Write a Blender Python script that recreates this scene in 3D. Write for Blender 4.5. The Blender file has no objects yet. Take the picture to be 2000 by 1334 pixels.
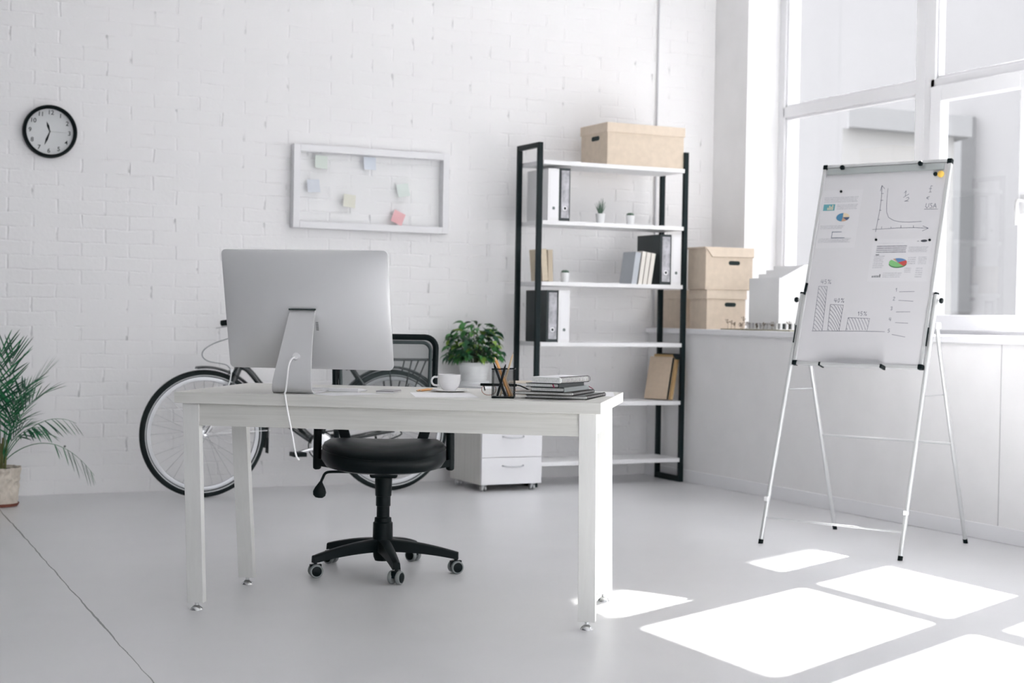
import bpy, bmesh, math, random
from mathutils import Vector, Matrix, Euler
R = math.radians; PI = math.pi; sin = math.sin; cos = math.cos
random.seed(7)
scn = bpy.context.scene; col = scn.collection
# ---------------------------------------------------------------- camera
cd = bpy.data.cameras.new('camera'); cam = bpy.data.objects.new('camera', cd); col.objects.link(cam)
YAW, PITCH, ROLL = 0.45406, -0.01706, 0.0166
fwd = Vector((sin(YAW)*cos(PITCH), cos(YAW)*cos(PITCH), sin(PITCH)))
rt = Vector((cos(YAW), -sin(YAW), 0)); up = rt.cross(fwd)
r2 = rt*cos(ROLL) + up*sin(ROLL); u2 = -rt*sin(ROLL) + up*cos(ROLL)
mw = Matrix((r2, u2, -fwd)).transposed().to_4x4(); mw.translation = Vector((0, 0, 1.02479))
cam.matrix_world = mw
cd.sensor_width = 36; cd.lens = 36*2988.92/2000; cd.clip_end = 200
cd.dof.use_dof = True; cd.dof.focus_distance = 5.25; cd.dof.aperture_fstop = 4.0
scn.camera = cam
# ---------------------------------------------------------------- sky, sun, exposure
SKY, SUN, EXPO = 3.2, 35, 1.26
w = bpy.data.worlds.new('sky'); scn.world = w; w.use_nodes = True
nt = w.node_tree; bg = nt.nodes['Background']
tc = nt.nodes.new('ShaderNodeTexCoord'); sx = nt.nodes.new('ShaderNodeSeparateXYZ'); rp = nt.nodes.new('ShaderNodeValToRGB')
nt.links.new(tc.outputs['Generated'], sx.inputs[0]); nt.links.new(sx.outputs['Z'], rp.inputs[0]); nt.links.new(rp.outputs[0], bg.inputs[0])
rp.color_ramp.elements[0].position = 0.0; rp.color_ramp.elements[0].color = (.57, .56, .58, 1)
rp.color_ramp.elements[1].position = 0.25; rp.color_ramp.elements[1].color = (.985, .975, 1.0, 1)
bg.inputs[1].default_value = SKY
sl = bpy.data.lights.new('sun', 'SUN'); sun = bpy.data.objects.new('sun', sl); col.objects.link(sun)
sl.energy = SUN; sl.angle = R(0.8); sl.color = (1.0, .97, .93)
EL = R(42.8); AZ = math.atan(.449)
sun.rotation_euler = Vector((-cos(AZ)*cos(EL), -sin(AZ)*cos(EL), -sin(EL))).to_track_quat('-Z', 'Y').to_euler()
sun.location = (20, 14, 18)
vs = scn.view_settings; vs.view_transform = 'Standard'; vs.look = 'None'; vs.exposure = EXPO; vs.gamma = 1; vs.use_curve_mapping = False
scn.cycles.use_denoising = True
scn.cycles.max_bounces = 9; scn.cycles.diffuse_bounces = 6; scn.cycles.glossy_bounces = 4; scn.cycles.transparent_max_bounces = 12; scn.cycles.caustics_reflective = False; scn.cycles.caustics_refractive = False
scn.cycles.sample_clamp_indirect = 8; scn.cycles.adaptive_threshold = 0.02
# ---------------------------------------------------------------- helpers
def srgb(c):
    f = lambda v: v/12.92 if v <= .04045 else ((v+.055)/1.055)**2.4
    return tuple(f(x/255) for x in c)
def lin(c): return (*c, 1)
_m = {}
def mat(name, c, rough=.5, metal=0, spec=.5, noise=0, nscale=30, bump=0, bscale=80, coat=0, trans=0):
    if name in _m: return _m[name]
    m = bpy.data.materials.new(name); m.use_nodes = True; t = m.node_tree; b = t.nodes['Principled BSDF']
    b.inputs['Base Color'].default_value = lin(c); b.inputs['Roughness'].default_value = rough; b.inputs['Metallic'].default_value = metal
    b.inputs['Specular IOR Level'].default_value = spec; b.inputs['Coat Weight'].default_value = coat
    if trans: b.inputs['Transmission Weight'].default_value = trans
    if noise or bump:
        co = t.nodes.new('ShaderNodeTexCoord')
    if noise:
        n = t.nodes.new('ShaderNodeTexNoise'); n.inputs['Scale'].default_value = nscale; n.inputs['Detail'].default_value = 4
        t.links.new(co.outputs['Object'], n.inputs['Vector'])
        r = t.nodes.new('ShaderNodeValToRGB'); t.links.new(n.outputs['Fac'], r.inputs[0])
        r.color_ramp.elements[0].position = .3; r.color_ramp.elements[1].position = .7
        r.color_ramp.elements[0].color = lin(tuple(x*(1-noise) for x in c)); r.color_ramp.elements[1].color = lin(tuple(min(1, x*(1+noise)) for x in c))
        t.links.new(r.outputs[0], b.inputs['Base Color'])
    if bump:
        n = t.nodes.new('ShaderNodeTexNoise'); n.inputs['Scale'].default_value = bscale; n.inputs['Detail'].default_value = 5
        t.links.new(co.outputs['Object'], n.inputs['Vector'])
        k = t.nodes.new('ShaderNodeBump'); k.inputs['Strength'].default_value = bump; k.inputs['Distance'].default_value = .01
        t.links.new(n.outputs['Fac'], k.inputs['Height']); t.links.new(k.outputs[0], b.inputs['Normal'])
    _m[name] = m; return m
class MB:
    def __init__(s): s.b = bmesh.new(); s.mi = 0
    def _f(s, vs):
        try:
            f = s.b.faces.new(vs); f.material_index = s.mi; return f
        except ValueError: return None
    def box(s, lo, hi, M=None):
        v = [s.b.verts.new((x, y, z)) for x in (lo[0], hi[0]) for y in (lo[1], hi[1]) for z in (lo[2], hi[2])]
        for q in ((0,1,3,2),(4,6,7,5),(0,4,5,1),(2,3,7,6),(0,2,6,4),(1,5,7,3)): s._f([v[i] for i in q])
        if M is not None:
            for x in v: x.co = M @ x.co
        return s
    def cbox(s, c, d, M=None): return s.box([c[i]-d[i]/2 for i in range(3)], [c[i]+d[i]/2 for i in range(3)], M)
    def hexa(s, p):    # 8 points: bottom ring 4, top ring 4
        v = [s.b.verts.new(x) for x in p]
        for q in ((3,2,1,0),(4,5,6,7),(0,1,5,4),(1,2,6,5),(2,3,7,6),(3,0,4,7)): s._f([v[i] for i in q])
        return s
    def tube(s, pts, r, seg=10, closed=False, cap=True):
        pts = [Vector(p) for p in pts]; n = len(pts); rs = r if isinstance(r, (list, tuple)) else [r]*n
        rings = []; prev = None
        for i, p in enumerate(pts):
            a = pts[(i-1) % n] if (closed or i) else p; b = pts[(i+1) % n] if (closed or i < n-1) else p
            d = (b-a).normalized()
            if prev is None:
                ref = Vector((0, 0, 1)) if abs(d.z) < .9 else Vector((0, 1, 0)); x = d.cross(ref).normalized()
            else:
                x = (prev - d*prev.dot(d)).normalized()
            prev = x; y = d.cross(x)
            rings.append([s.b.verts.new(p + (x*cos(2*PI*k/seg) + y*sin(2*PI*k/seg))*rs[i]) for k in range(seg)])
        for i in range(n if closed else n-1):
            A, B = rings[i], rings[(i+1) % n]
            for k in range(seg): s._f([A[k], A[(k+1) % seg], B[(k+1) % seg], B[k]])
        if cap and not closed: s._f(rings[0][::-1]); s._f(rings[-1])
        return s
    def lathe(s, prof, c=(0, 0, 0), seg=32, M=None, cap=True):
        rings = []; nv = []
        for r, z in prof:
            ring = [s.b.verts.new((c[0]+max(r, 1e-5)*cos(2*PI*k/seg), c[1]+max(r, 1e-5)*sin(2*PI*k/seg), c[2]+z)) for k in range(seg)]
            rings.append(ring); nv += ring
        for A, B in zip(rings, rings[1:]):
            for k in range(seg): s._f([A[k], A[(k+1) % seg], B[(k+1) % seg], B[k]])
        if cap: s._f(rings[0][::-1]); s._f(rings[-1])
        if M is not None:
            for x in nv: x.co = M @ x.co
        return s
    def prism(s, poly, z0, z1, M=None):   # polygon in xy extruded along z
        A = [s.b.verts.new((x, y, z0)) for x, y in poly]; B = [s.b.verts.new((x, y, z1)) for x, y in poly]
        s._f(A[::-1]); s._f(B); n = len(poly)
        for i in range(n): s._f([A[i], A[(i+1) % n], B[(i+1) % n], B[i]])
        if M is not None:
            for x in A+B: x.co = M @ x.co
        return s
    def ribbon(s, pts, wdt, y=0.0):      # flat stroke in the xz plane facing -y
        for a, b in zip(pts, pts[1:]):
            a = Vector(a); b = Vector(b); d = b-a
            if d.length < 1e-6: continue
            d.normalize(); n = Vector((-d.y, d.x))*wdt/2; a2 = a-d*wdt*.3; b2 = b+d*wdt*.3
            s._f([s.b.verts.new((q.x, y, q.y)) for q in (a2-n, b2-n, b2+n, a2+n)])
        return s
    def sweep(s, path, widths, th):      # path in (y,z), plate widths along x, thickness th
        n = len(path); P = [Vector(p) for p in path]; L = []
        for i in range(n):
            d = (P[min(i+1, n-1)]-P[max(i-1, 0)]).normalized(); nn = Vector((-d.y, d.x))*th/2; wd = widths[i]/2
            a = P[i]-nn; b = P[i]+nn
            L.append([s.b.verts.new(q) for q in ((-wd, a.x, a.y), (wd, a.x, a.y), (wd, b.x, b.y), (-wd, b.x, b.y))])
        for A, B in zip(L, L[1:]):
            for k in range(4): s._f([A[k], A[(k+1) % 4], B[(k+1) % 4], B[k]])
        s._f(L[0][::-1]); s._f(L[-1]); return s
    def build(s, name, m, parent=None, smooth=False, bevel=0, bseg=2, loc=None, rot=None):
        bmesh.ops.recalc_face_normals(s.b, faces=s.b.faces[:])
        me = bpy.data.meshes.new(name); s.b.to_mesh(me); s.b.free()
        for x in (m if isinstance(m, (list, tuple)) else [m]): me.materials.append(x)
        if smooth:
            for p in me.polygons: p.use_smooth = True
            try: me.set_sharp_from_angle(angle=R(40))
            except Exception: pass
        o = bpy.data.objects.new(name, me); col.objects.link(o)
        if parent: o.parent = parent
        if loc is not None: o.location = loc
        if rot is not None: o.rotation_euler = rot
        if bevel:
            k = o.modifiers.new('bevel', 'BEVEL'); k.width = bevel; k.segments = bseg; k.limit_method = 'ANGLE'; k.angle_limit = R(40)
            if smooth is False:
                for p in me.polygons: p.use_smooth = True
                k.harden_normals = True
        return o
def tag(o, label=None, cat=None, group=None, kind=None):
    if label: o['label'] = label
    if cat: o['category'] = cat
    if group: o['group'] = group
    if kind: o['kind'] = kind
    return o
def thing(name, label, cat, loc=(0, 0, 0), rz=0, group=None, rot=None):
    o = bpy.data.objects.new(name, None); col.objects.link(o); o.empty_display_size = .05
    o.location = loc; o.rotation_euler = rot if rot else (0, 0, rz); return tag(o, label, cat, group)
def struct(o, label=None): o['kind'] = 'structure'; return tag(o, label)
def copy_tree(o, parent=None):
    c = o.copy(); col.objects.link(c); c.parent = parent
    for ch in [x for x in bpy.data.objects if x.parent == o]: copy_tree(ch, c)
    return c
# ---------------------------------------------------------------- materials
WHITE = mat('white_paint', (.83, .825, .83), .55, noise=.02, nscale=6)
PVC = mat('white_window_plastic', (.84, .84, .86), .3)
SILLM = mat('white_sill_laminate', (.80, .80, .82), .35)
BLACK = mat('black_powder_coat', (.005, .013, .015), .45, spec=.18)
PLAST = mat('black_plastic', (.002, .006, .007), .45, spec=.14)
RUBBER = mat('black_rubber', (.006, .012, .013), .65, spec=.25)
LEATHER = mat('black_leatherette', (.002, .005, .006), .36, spec=.18, bump=.04, bscale=300)
CHROME = mat('chrome', (.72, .73, .74), .18, 1)
ALU = mat('brushed_aluminium', (.62, .63, .64), .36, 1)
ALUW = mat('pale_aluminium_tube', (.62, .63, .635), .36, .5)
SHELFW = mat('white_shelf_board', (.80, .80, .81), .45, noise=.015, nscale=20)
CARD = mat('kraft_cardboard', (.64, .54, .435), .8, noise=.05, nscale=25)
CARD2 = mat('pale_cardboard_lid', (.67, .57, .465), .8, noise=.04, nscale=25)
DARKHOLE = mat('dark_opening', (.010, .022, .022), .8)
PAPER = mat('white_paper', (.82, .82, .84), .8)
PAGES = mat('page_edges', (.70, .71, .70), .85, noise=.12, nscale=220)
PORC = mat('white_porcelain', (.86, .86, .87), .18, coat=.3)
POTM = mat('white_plastic_pot', (.78, .79, .80), .4)
SOIL = mat('potting_soil', (.035, .028, .02), .95, noise=.4, nscale=60)
INK = mat('dark_ink', (.05, .055, .07), .7)
BLUEINK = mat('blue_marker_ink', (.07, .075, .12), .7)
def glass_mat(name, tint, refl):
    m = bpy.data.materials.new(name); m.use_nodes = True; t = m.node_tree; t.nodes.clear()
    o = t.nodes.new('ShaderNodeOutputMaterial'); mx = t.nodes.new('ShaderNodeMixShader'); tr = t.nodes.new('ShaderNodeBsdfTransparent'); gl = t.nodes.new('ShaderNodeBsdfGlossy')
    fr = t.nodes.new('ShaderNodeLayerWeight'); fr.inputs[0].default_value = .5; pw = t.nodes.new('ShaderNodeMath'); pw.operation = 'POWER'; pw.inputs[1].default_value = 5
    mu = t.nodes.new('ShaderNodeMath'); mu.operation = 'MULTIPLY_ADD'; mu.inputs[1].default_value = .9*refl; mu.inputs[2].default_value = .04*refl
    t.links.new(fr.outputs['Facing'], pw.inputs[0])
    tr.inputs[0].default_value = lin(tint); gl.inputs['Roughness'].default_value = .02
    t.links.new(pw.outputs[0], mu.inputs[0]); t.links.new(mu.outputs[0], mx.inputs[0]); t.links.new(tr.outputs[0], mx.inputs[1]); t.links.new(gl.outputs[0], mx.inputs[2]); t.links.new(mx.outputs[0], o.inputs[0])
    return m
GLASS = glass_mat('window_glass', (.95, .96, .96), 1.0)
ACRYL = glass_mat('clear_acrylic', (.995, .997, .997), .10)
def mesh_mat(name, c, alpha, rough=.6):
    m = bpy.data.materials.new(name); m.use_nodes = True; t = m.node_tree; t.nodes.clear()
    o = t.nodes.new('ShaderNodeOutputMaterial'); mx = t.nodes.new('ShaderNodeMixShader'); tr = t.nodes.new('ShaderNodeBsdfTransparent'); df = t.nodes.new('ShaderNodeBsdfPrincipled')
    df.inputs['Base Color'].default_value = lin(c); df.inputs['Roughness'].default_value = rough; mx.inputs[0].default_value = alpha
    t.links.new(tr.outputs[0], mx.inputs[1]); t.links.new(df.outputs[0], mx.inputs[2]); t.links.new(mx.outputs[0], o.inputs[0]); return m
CHAIRMESH = mesh_mat('black_mesh_fabric', (.02, .035, .037), .55)
WIREMESH = mesh_mat('black_wire_mesh', (.012, .016, .018), .17, .5)
def brick_mat():
    m = bpy.data.materials.new('white_painted_brick'); m.use_nodes = True; t = m.node_tree; b = t.nodes['Principled BSDF']; N = t.nodes.new; L = t.links.new
    co = N('ShaderNodeTexCoord'); s = N('ShaderNodeSeparateXYZ'); L(co.outputs['Object'], s.inputs[0])
    c = N('ShaderNodeCombineXYZ'); L(s.outputs['X'], c.inputs['X']); L(s.outputs['Z'], c.inputs['Y'])
    wn = N('ShaderNodeTexNoise'); wn.inputs['Scale'].default_value = 7; wn.inputs['Detail'].default_value = 3; L(co.outputs['Object'], wn.inputs['Vector'])
    v1 = N('ShaderNodeVectorMath'); v1.operation = 'SUBTRACT'; v1.inputs[1].default_value = (.5, .5, .5); L(wn.outputs['Color'], v1.inputs[0])
    v2 = N('ShaderNodeVectorMath'); v2.operation = 'SCALE'; v2.inputs['Scale'].default_value = .022; L(v1.outputs[0], v2.inputs[0])
    v3 = N('ShaderNodeVectorMath'); v3.operation = 'ADD'; L(c.outputs[0], v3.inputs[0]); L(v2.outputs[0], v3.inputs[1])
    br = N('ShaderNodeTexBrick'); L(v3.outputs[0], br.inputs['Vector']); br.inputs['Scale'].default_value = 1; br.inputs['Brick Width'].default_value = .26; br.inputs['Row Height'].default_value = .077
    br.inputs['Mortar Size'].default_value = .007; br.inputs['Mortar Smooth'].default_value = .6; br.offset = .5
    br.inputs['Color1'].default_value = (.35, .35, .35, 1); br.inputs['Color2'].default_value = (.8, .8, .8, 1); br.inputs['Mortar'].default_value = (.5, .5, .5, 1)
    # patchy joints: paint fills some of them
    pn = N('ShaderNodeTexNoise'); pn.inputs['Scale'].default_value = 5.5; pn.inputs['Detail'].default_value = 5; pn.inputs['Roughness'].default_value = .7; L(co.outputs['Object'], pn.inputs['Vector'])
    pr = N('ShaderNodeValToRGB'); pr.color_ramp.elements[0].position = .44; pr.color_ramp.elements[1].position = .66; L(pn.outputs['Fac'], pr.inputs[0])
    j = N('ShaderNodeMath'); j.operation = 'MULTIPLY'; L(br.outputs['Fac'], j.inputs[0]); L(pr.outputs[0], j.inputs[1])
    fn = N('ShaderNodeTexNoise'); fn.inputs['Scale'].default_value = 38; fn.inputs['Detail'].default_value = 6; L(co.outputs['Object'], fn.inputs['Vector'])
    zr = N('ShaderNodeSeparateXYZ'); L(v3.outputs[0], zr.inputs[0])
    def M_(op, a, b_=None, c_=None):
        q = N('ShaderNodeMath'); q.operation = op
        for i_, v_ in enumerate((a, b_, c_)):
            if v_ is None: continue
            if isinstance(v_, (int, float)): q.inputs[i_].default_value = v_
            else: L(v_, q.inputs[i_])
        return q.outputs[0]
    row = M_('FLOOR', M_('DIVIDE', zr.outputs['Y'], .077)); ph_ = M_('MULTIPLY_ADD', row, .5, .5)
    dd = M_('ABSOLUTE', M_('SUBTRACT', M_('FRACT', M_('ADD', M_('DIVIDE', zr.outputs['X'], .26), ph_)), .5))
    vm = N('ShaderNodeMapRange'); vm.inputs['From Min'].default_value = .462; vm.inputs['From Max'].default_value = .497; L(dd, vm.inputs['Value'])
    vn = N('ShaderNodeTexNoise'); vn.inputs['Scale'].default_value = 6.5; vn.inputs['Detail'].default_value = 3; L(co.outputs['Object'], vn.inputs['Vector'])
    vr = N('ShaderNodeValToRGB'); vr.color_ramp.elements[0].position = .40; vr.color_ramp.elements[1].position = .60; L(vn.outputs['Fac'], vr.inputs[0])
    vj = M_('MULTIPLY', vm.outputs[0], vr.outputs[0])
    jj = M_('MULTIPLY_ADD', vj, .95, M_('MULTIPLY', j.outputs[0], .75))
    # height = brick tone*.15 + fine*.25 - joints
    h1 = N('ShaderNodeMath'); h1.operation = 'MULTIPLY_ADD'; L(br.outputs['Color'], h1.inputs[0]); h1.inputs[1].default_value = .35; h1.inputs[2].default_value = 0
    h2 = N('ShaderNodeMath'); h2.operation = 'MULTIPLY_ADD'; L(fn.outputs['Fac'], h2.inputs[0]); h2.inputs[1].default_value = .35; L(h1.outputs[0], h2.inputs[2])
    j2 = N('ShaderNodeMath'); j2.operation = 'MULTIPLY_ADD'; L(jj, j2.inputs[0]); j2.inputs[1].default_value = -1.0; L(h2.outputs[0], j2.inputs[2])
    bu = N('ShaderNodeBump'); bu.inputs['Strength'].default_value = .45; bu.inputs['Distance'].default_value = .008; L(j2.outputs[0], bu.inputs['Height']); L(bu.outputs[0], b.inputs['Normal'])
    # grimy unpainted specks in a few deep joints
    sn = N('ShaderNodeTexNoise'); sn.inputs['Scale'].default_value = 14; sn.inputs['Detail'].default_value = 3; L(co.outputs['Object'], sn.inputs['Vector'])
    sr = N('ShaderNodeValToRGB'); sr.color_ramp.elements[0].position = .57; sr.color_ramp.elements[1].position = .66; L(sn.outputs['Fac'], sr.inputs[0])
    k = N('ShaderNodeMath'); k.operation = 'MULTIPLY'; L(sr.outputs[0], k.inputs[0]); L(vj, k.inputs[1])
    k2 = N('ShaderNodeMath'); k2.operation = 'MULTIPLY'; L(k.outputs[0], k2.inputs[0]); k2.inputs[1].default_value = .55
    mx = N('ShaderNodeMixRGB'); mx.inputs[1].default_value = (.83, .825, .832, 1); mx.inputs[2].default_value = (.30, .31, .31, 1); L(k2.outputs[0], mx.inputs[0]); L(mx.outputs[0], b.inputs['Base Color'])
    vo = N('ShaderNodeTexVoronoi'); vo.inputs['Scale'].default_value = 3.2; L(co.outputs['Object'], vo.inputs['Vector'])
    l1 = N('ShaderNodeMath'); l1.operation = 'LESS_THAN'; l1.inputs[1].default_value = .022; L(vo.outputs['Distance'], l1.inputs[0])
    m2 = N('ShaderNodeMixRGB'); m2.inputs[2].default_value = (.16, .17, .17, 1); L(l1.outputs[0], m2.inputs[0]); L(mx.outputs[0], m2.inputs[1]); L(m2.outputs[0], b.inputs['Base Color'])
    b.inputs['Roughness'].default_value = .5
    return m
BRICK = brick_mat()
def floor_mat():
    m = bpy.data.materials.new('grey_painted_concrete'); m.use_nodes = True; t = m.node_tree; b = t.nodes['Principled BSDF']; N = t.nodes.new; L = t.links.new
    co = N('ShaderNodeTexCoord'); n = N('ShaderNodeTexNoise'); n.inputs['Scale'].default_value = 1.6; n.inputs['Detail'].default_value = 6; n.inputs['Roughness'].default_value = .6; L(co.outputs['Object'], n.inputs['Vector'])
    r = N('ShaderNodeValToRGB'); L(n.outputs['Fac'], r.inputs[0]); r.color_ramp.elements[0].position = .3; r.color_ramp.elements[1].position = .75
    r.color_ramp.elements[0].color = (.60, .602, .62, 1); r.color_ramp.elements[1].color = (.665, .667, .682, 1)
    # one expansion crack running along Y near X = 1.02 + wobble
    s = N('ShaderNodeSeparateXYZ'); L(co.outputs['Object'], s.inputs[0])
    ma = N('ShaderNodeMath'); ma.operation = 'MULTIPLY_ADD'; L(s.outputs['Y'], ma.inputs[0]); ma.inputs[1].default_value = -.0268; 
    su = N('ShaderNodeMath'); su.operation = 'ADD'; L(s.outputs['X'], su.inputs[0]); L(ma.outputs[0], su.inputs[1]); ma.inputs[2].default_value = -.8545
    wn = N('ShaderNodeTexNoise'); wn.inputs['Scale'].default_value = 5; wn.inputs['Detail'].default_value = 6; L(co.outputs['Object'], wn.inputs['Vector'])
    wm = N('ShaderNodeMath'); wm.operation = 'MULTIPLY_ADD'; L(wn.outputs['Fac'], wm.inputs[0]); wm.inputs[1].default_value = .018; wm.inputs[2].default_value = -.009
    ad = N('ShaderNodeMath'); ad.operation = 'ADD'; L(su.outputs[0], ad.inputs[0]); L(wm.outputs[0], ad.inputs[1])
    ab = N('ShaderNodeMath'); ab.operation = 'ABSOLUTE'; L(ad.outputs[0], ab.inputs[0])
    w2 = N('ShaderNodeTexNoise'); w2.inputs['Scale'].default_value = 1.7; L(co.outputs['Object'], w2.inputs['Vector'])
    w3 = N('ShaderNodeMath'); w3.operation = 'MULTIPLY_ADD'; L(w2.outputs['Fac'], w3.inputs[0]); w3.inputs[1].default_value = .007; w3.inputs[2].default_value = -.0005
    lt = N('ShaderNodeMath'); lt.operation = 'LESS_THAN'; L(ab.outputs[0], lt.inputs[0]); L(w3.outputs[0], lt.inputs[1])
    mx = N('ShaderNodeMixRGB'); L(lt.outputs[0], mx.inputs[0]); L(r.outputs[0], mx.inputs[1]); mx.inputs[2].default_value = (.05, .065, .065, 1); L(mx.outputs[0], b.inputs['Base Color'])
    rr = N('ShaderNodeMath'); rr.operation = 'MULTIPLY_ADD'; L(n.outputs['Fac'], rr.inputs[0]); rr.inputs[1].default_value = .14; rr.inputs[2].default_value = .34; b.inputs['Coat Weight'].default_value = .8; b.inputs['Coat Roughness'].default_value = .40; L(rr.outputs[0], b.inputs['Roughness'])
    bu = N('ShaderNodeBump'); bu.inputs['Strength'].default_value = .08; bu.inputs['Distance'].default_value = .01; L(n.outputs['Fac'], bu.inputs['Height']); L(bu.outputs[0], b.inputs['Normal'])
    return m
FLOORM = floor_mat()
def wood_mat(name, c, dc, axis=0):
    m = bpy.data.materials.new(name); m.use_nodes = True; t = m.node_tree; b = t.nodes['Principled BSDF']; N = t.nodes.new; L = t.links.new
    co = N('ShaderNodeTexCoord'); mp = N('ShaderNodeMapping'); sc = [60, 60, 60]; sc[axis] = 1.6; mp.inputs['Scale'].default_value = sc; L(co.outputs['Object'], mp.inputs[0])
    n = N('ShaderNodeTexNoise'); n.inputs['Scale'].default_value = 1; n.inputs['Detail'].default_value = 7; n.inputs['Roughness'].default_value = .65; n.inputs['Distortion'].default_value = .6; L(mp.outputs[0], n.inputs['Vector'])
    r = N('ShaderNodeValToRGB'); L(n.outputs['Fac'], r.inputs[0]); r.color_ramp.elements[0].position = .35; r.color_ramp.elements[1].position = .6; r.color_ramp.elements[0].color = lin(dc); r.color_ramp.elements[1].color = lin(c)
    L(r.outputs[0], b.inputs['Base Color']); b.inputs['Roughness'].default_value = .45
    bu = N('ShaderNodeBump'); bu.inputs['Strength'].default_value = .12; bu.inputs['Distance'].default_value = .004; L(n.outputs['Fac'], bu.inputs['Height']); L(bu.outputs[0], b.inputs['Normal'])
    return m
DESKW = wood_mat('whitewashed_wood_grain', (.64, .635, .605), (.56, .555, .525), 0)
LEGW = wood_mat('white_leg_wood', (.68, .68, .665), (.65, .65, .635), 2)
# ---------------------------------------------------------------- the room
def st(name, lo, hi, m, bevel=0): return struct(MB().box(lo, hi).build(name, m, bevel=bevel))
XL_, YF_, ZC = -2.8, -4.2, 3.95
st('floor', (XL_-.2, YF_-.2, -.1), (6.1, 8.8, 0), FLOORM)
st('ceiling', (XL_-.2, YF_-.2, ZC), (6.1, 8.8, ZC+.15), WHITE)
st('wall_back', (XL_-.2, 8.63, 0), (6.1, 8.83, ZC), BRICK)
st('wall_left', (XL_-.2, YF_-.2, 0), (XL_, 8.63, ZC), mat('fill_cutting_grey', (.22, .23, .235), .7))  # unseen wall, greyed to lower the fill light from the left
FILLWIN = [(-2.2, .2), (.4, 2.8), (3.0, 5.4)]; wf = MB(); wf.box((XL_, YF_-.2, 0), (6.1, YF_, .8)); wf.box((XL_, YF_-.2, 3.6), (6.1, YF_, ZC))  # front openings added behind the camera for fill light
for a_, b_ in ((XL_, -2.2), (.2, .4), (2.8, 3.0), (5.4, 6.1)): wf.box((a_, YF_-.2, .8), (b_, YF_, 3.6))
struct(wf.build('wall_front', WHITE))
wr = MB(); wr.box((5.205, YF_, 0), (6.1, 8.63, .925)); wr.box((5.686, 8.25, .925), (6.1, 8.63, ZC)); wr.box((5.686, YF_, 3.52), (6.1, 8.25, ZC)); wr.box((5.686, YF_, .925), (6.1, 6.85-.92*4, 3.52))
wr = struct(wr.build('wall_right', WHITE))
tag(wr, 'white boxed-in wall under the window sill with the pier beside the window')
b = MB(); b.box((5.203, 5.43, .075), (5.2055, 5.436, .925)); b.box((5.203, 2.6, .075), (5.2055, 2.606, .925))
struct(b.build('trim_1', mat('panel_seam', (.55, .55, .56), .7)))
st('baseboard_right', (5.192, YF_, 0), (5.206, 8.63, .075), PVC, .003)
struct(MB().box((5.183, 6.85-.92*4, .925), (5.94, 8.63, .96)).build('trim_2', SILLM, bevel=.006), 'white window sill running along the right wall under the window')
b = MB().tube([(5.235, 8.617, 0.02), (5.235, 8.617, ZC)], .006, 10)
struct(b.build('trim_3', mat('grey_conduit', (.58, .58, .60), .6), smooth=True), 'thin grey conduit running up the brick wall behind the shelf')
# windows: (y_hi, y_lo) outer edges of a bay, wide fixed bay first, then narrow bays towards the viewer
XW = 5.935; FD = .07; ZT = 2.335; ZB = .96; ZTOP = 3.52
bays = [(8.25, 6.85, False)]
y = 6.85
NB = 4
for i in range(NB):
    bays.append((y, y-.92, i % 2 == 0)); y -= .92
for i, (yh, yl, sash) in enumerate(bays):
    f = MB(); e = .088 if i else .075
    f.box((XW, yh-e if i else 8.25-.065, ZB), (XW+FD, yh, ZTOP)); f.box((XW, yl, ZB), (XW+FD, yl+.075, ZTOP))
    f.box((XW, yl+.07, ZB), (XW+FD, yh-.05, ZB+.055)); f.box((XW, yl+.07, ZTOP-.06), (XW+FD, yh-.05, ZTOP)); f.box((XW, yl+.07, ZT), (XW+FD, yh-.05, ZT+.068))
    ya, yb = yl+.075, yh-(e if i else .065)
    def bead(z0, z1, ya=ya, yb=yb, x=XW+.012):   # stepped glazing bead round one pane
        d = .016
        for lo, hi in (((x, ya, z0), (x+.03, ya+d, z1)), ((x, yb-d, z0), (x+.03, yb, z1)), ((x, ya, z0), (x+.03, yb, z0+d)), ((x, ya, z1-d), (x+.03, yb, z1))): f.box(lo, hi)
    bead(ZT+.068, ZTOP-.06)
    if not sash: bead(ZB+.055, ZT)
    fo = struct(f.build('window_%d' % (i+1), PVC, bevel=.004))
    if i == 0: tag(fo, 'wide fixed white window bay next to the corner pier')
    if i == 1: tag(fo, 'narrow white window bay with the opening casement and handle')
    if sash:
        g = MB(); x0 = XW-.022; a0, a1, z0, z1 = ya-.012, yb+.012, ZB+.02, ZT+.02; wd = .088
        g.box((x0, a0, z0), (x0+.06, a0+wd, z1)); g.box((x0, a1-wd, z0), (x0+.06, a1, z1)); g.box((x0, a0+wd, z0), (x0+.06, a1-wd, z0+wd)); g.box((x0, a0+wd, z1-wd), (x0+.06, a1-wd, z1))
        so = g.build('casement', PVC, fo, bevel=.005)
        MB().box((XW+.02, a0+wd, z0+wd), (XW+.026, a1-wd, z1-wd)).build('glass_pane', GLASS, so)
        h = MB(); hy = a0+.044; h.box((x0-.012, hy-.016, 1.60), (x0, hy+.016, 1.70)); h.tube([(x0-.012, hy, 1.67), (x0-.045, hy, 1.67), (x0-.052, hy, 1.65), (x0-.05, hy, 1.54)], .009, 8)
        h.build('window_handle', mat('grey_handle', (.55, .55, .56), .35), so, smooth=True)
    else:
        MB().box((XW+.034, ya, ZB+.055), (XW+.040, yb, ZT)).build('glass_pane', GLASS, fo)
    MB().box((XW+.034, ya, ZT+.068), (XW+.040, yb, ZTOP-.06)).build('glass_pane', GLASS, fo)
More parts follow.
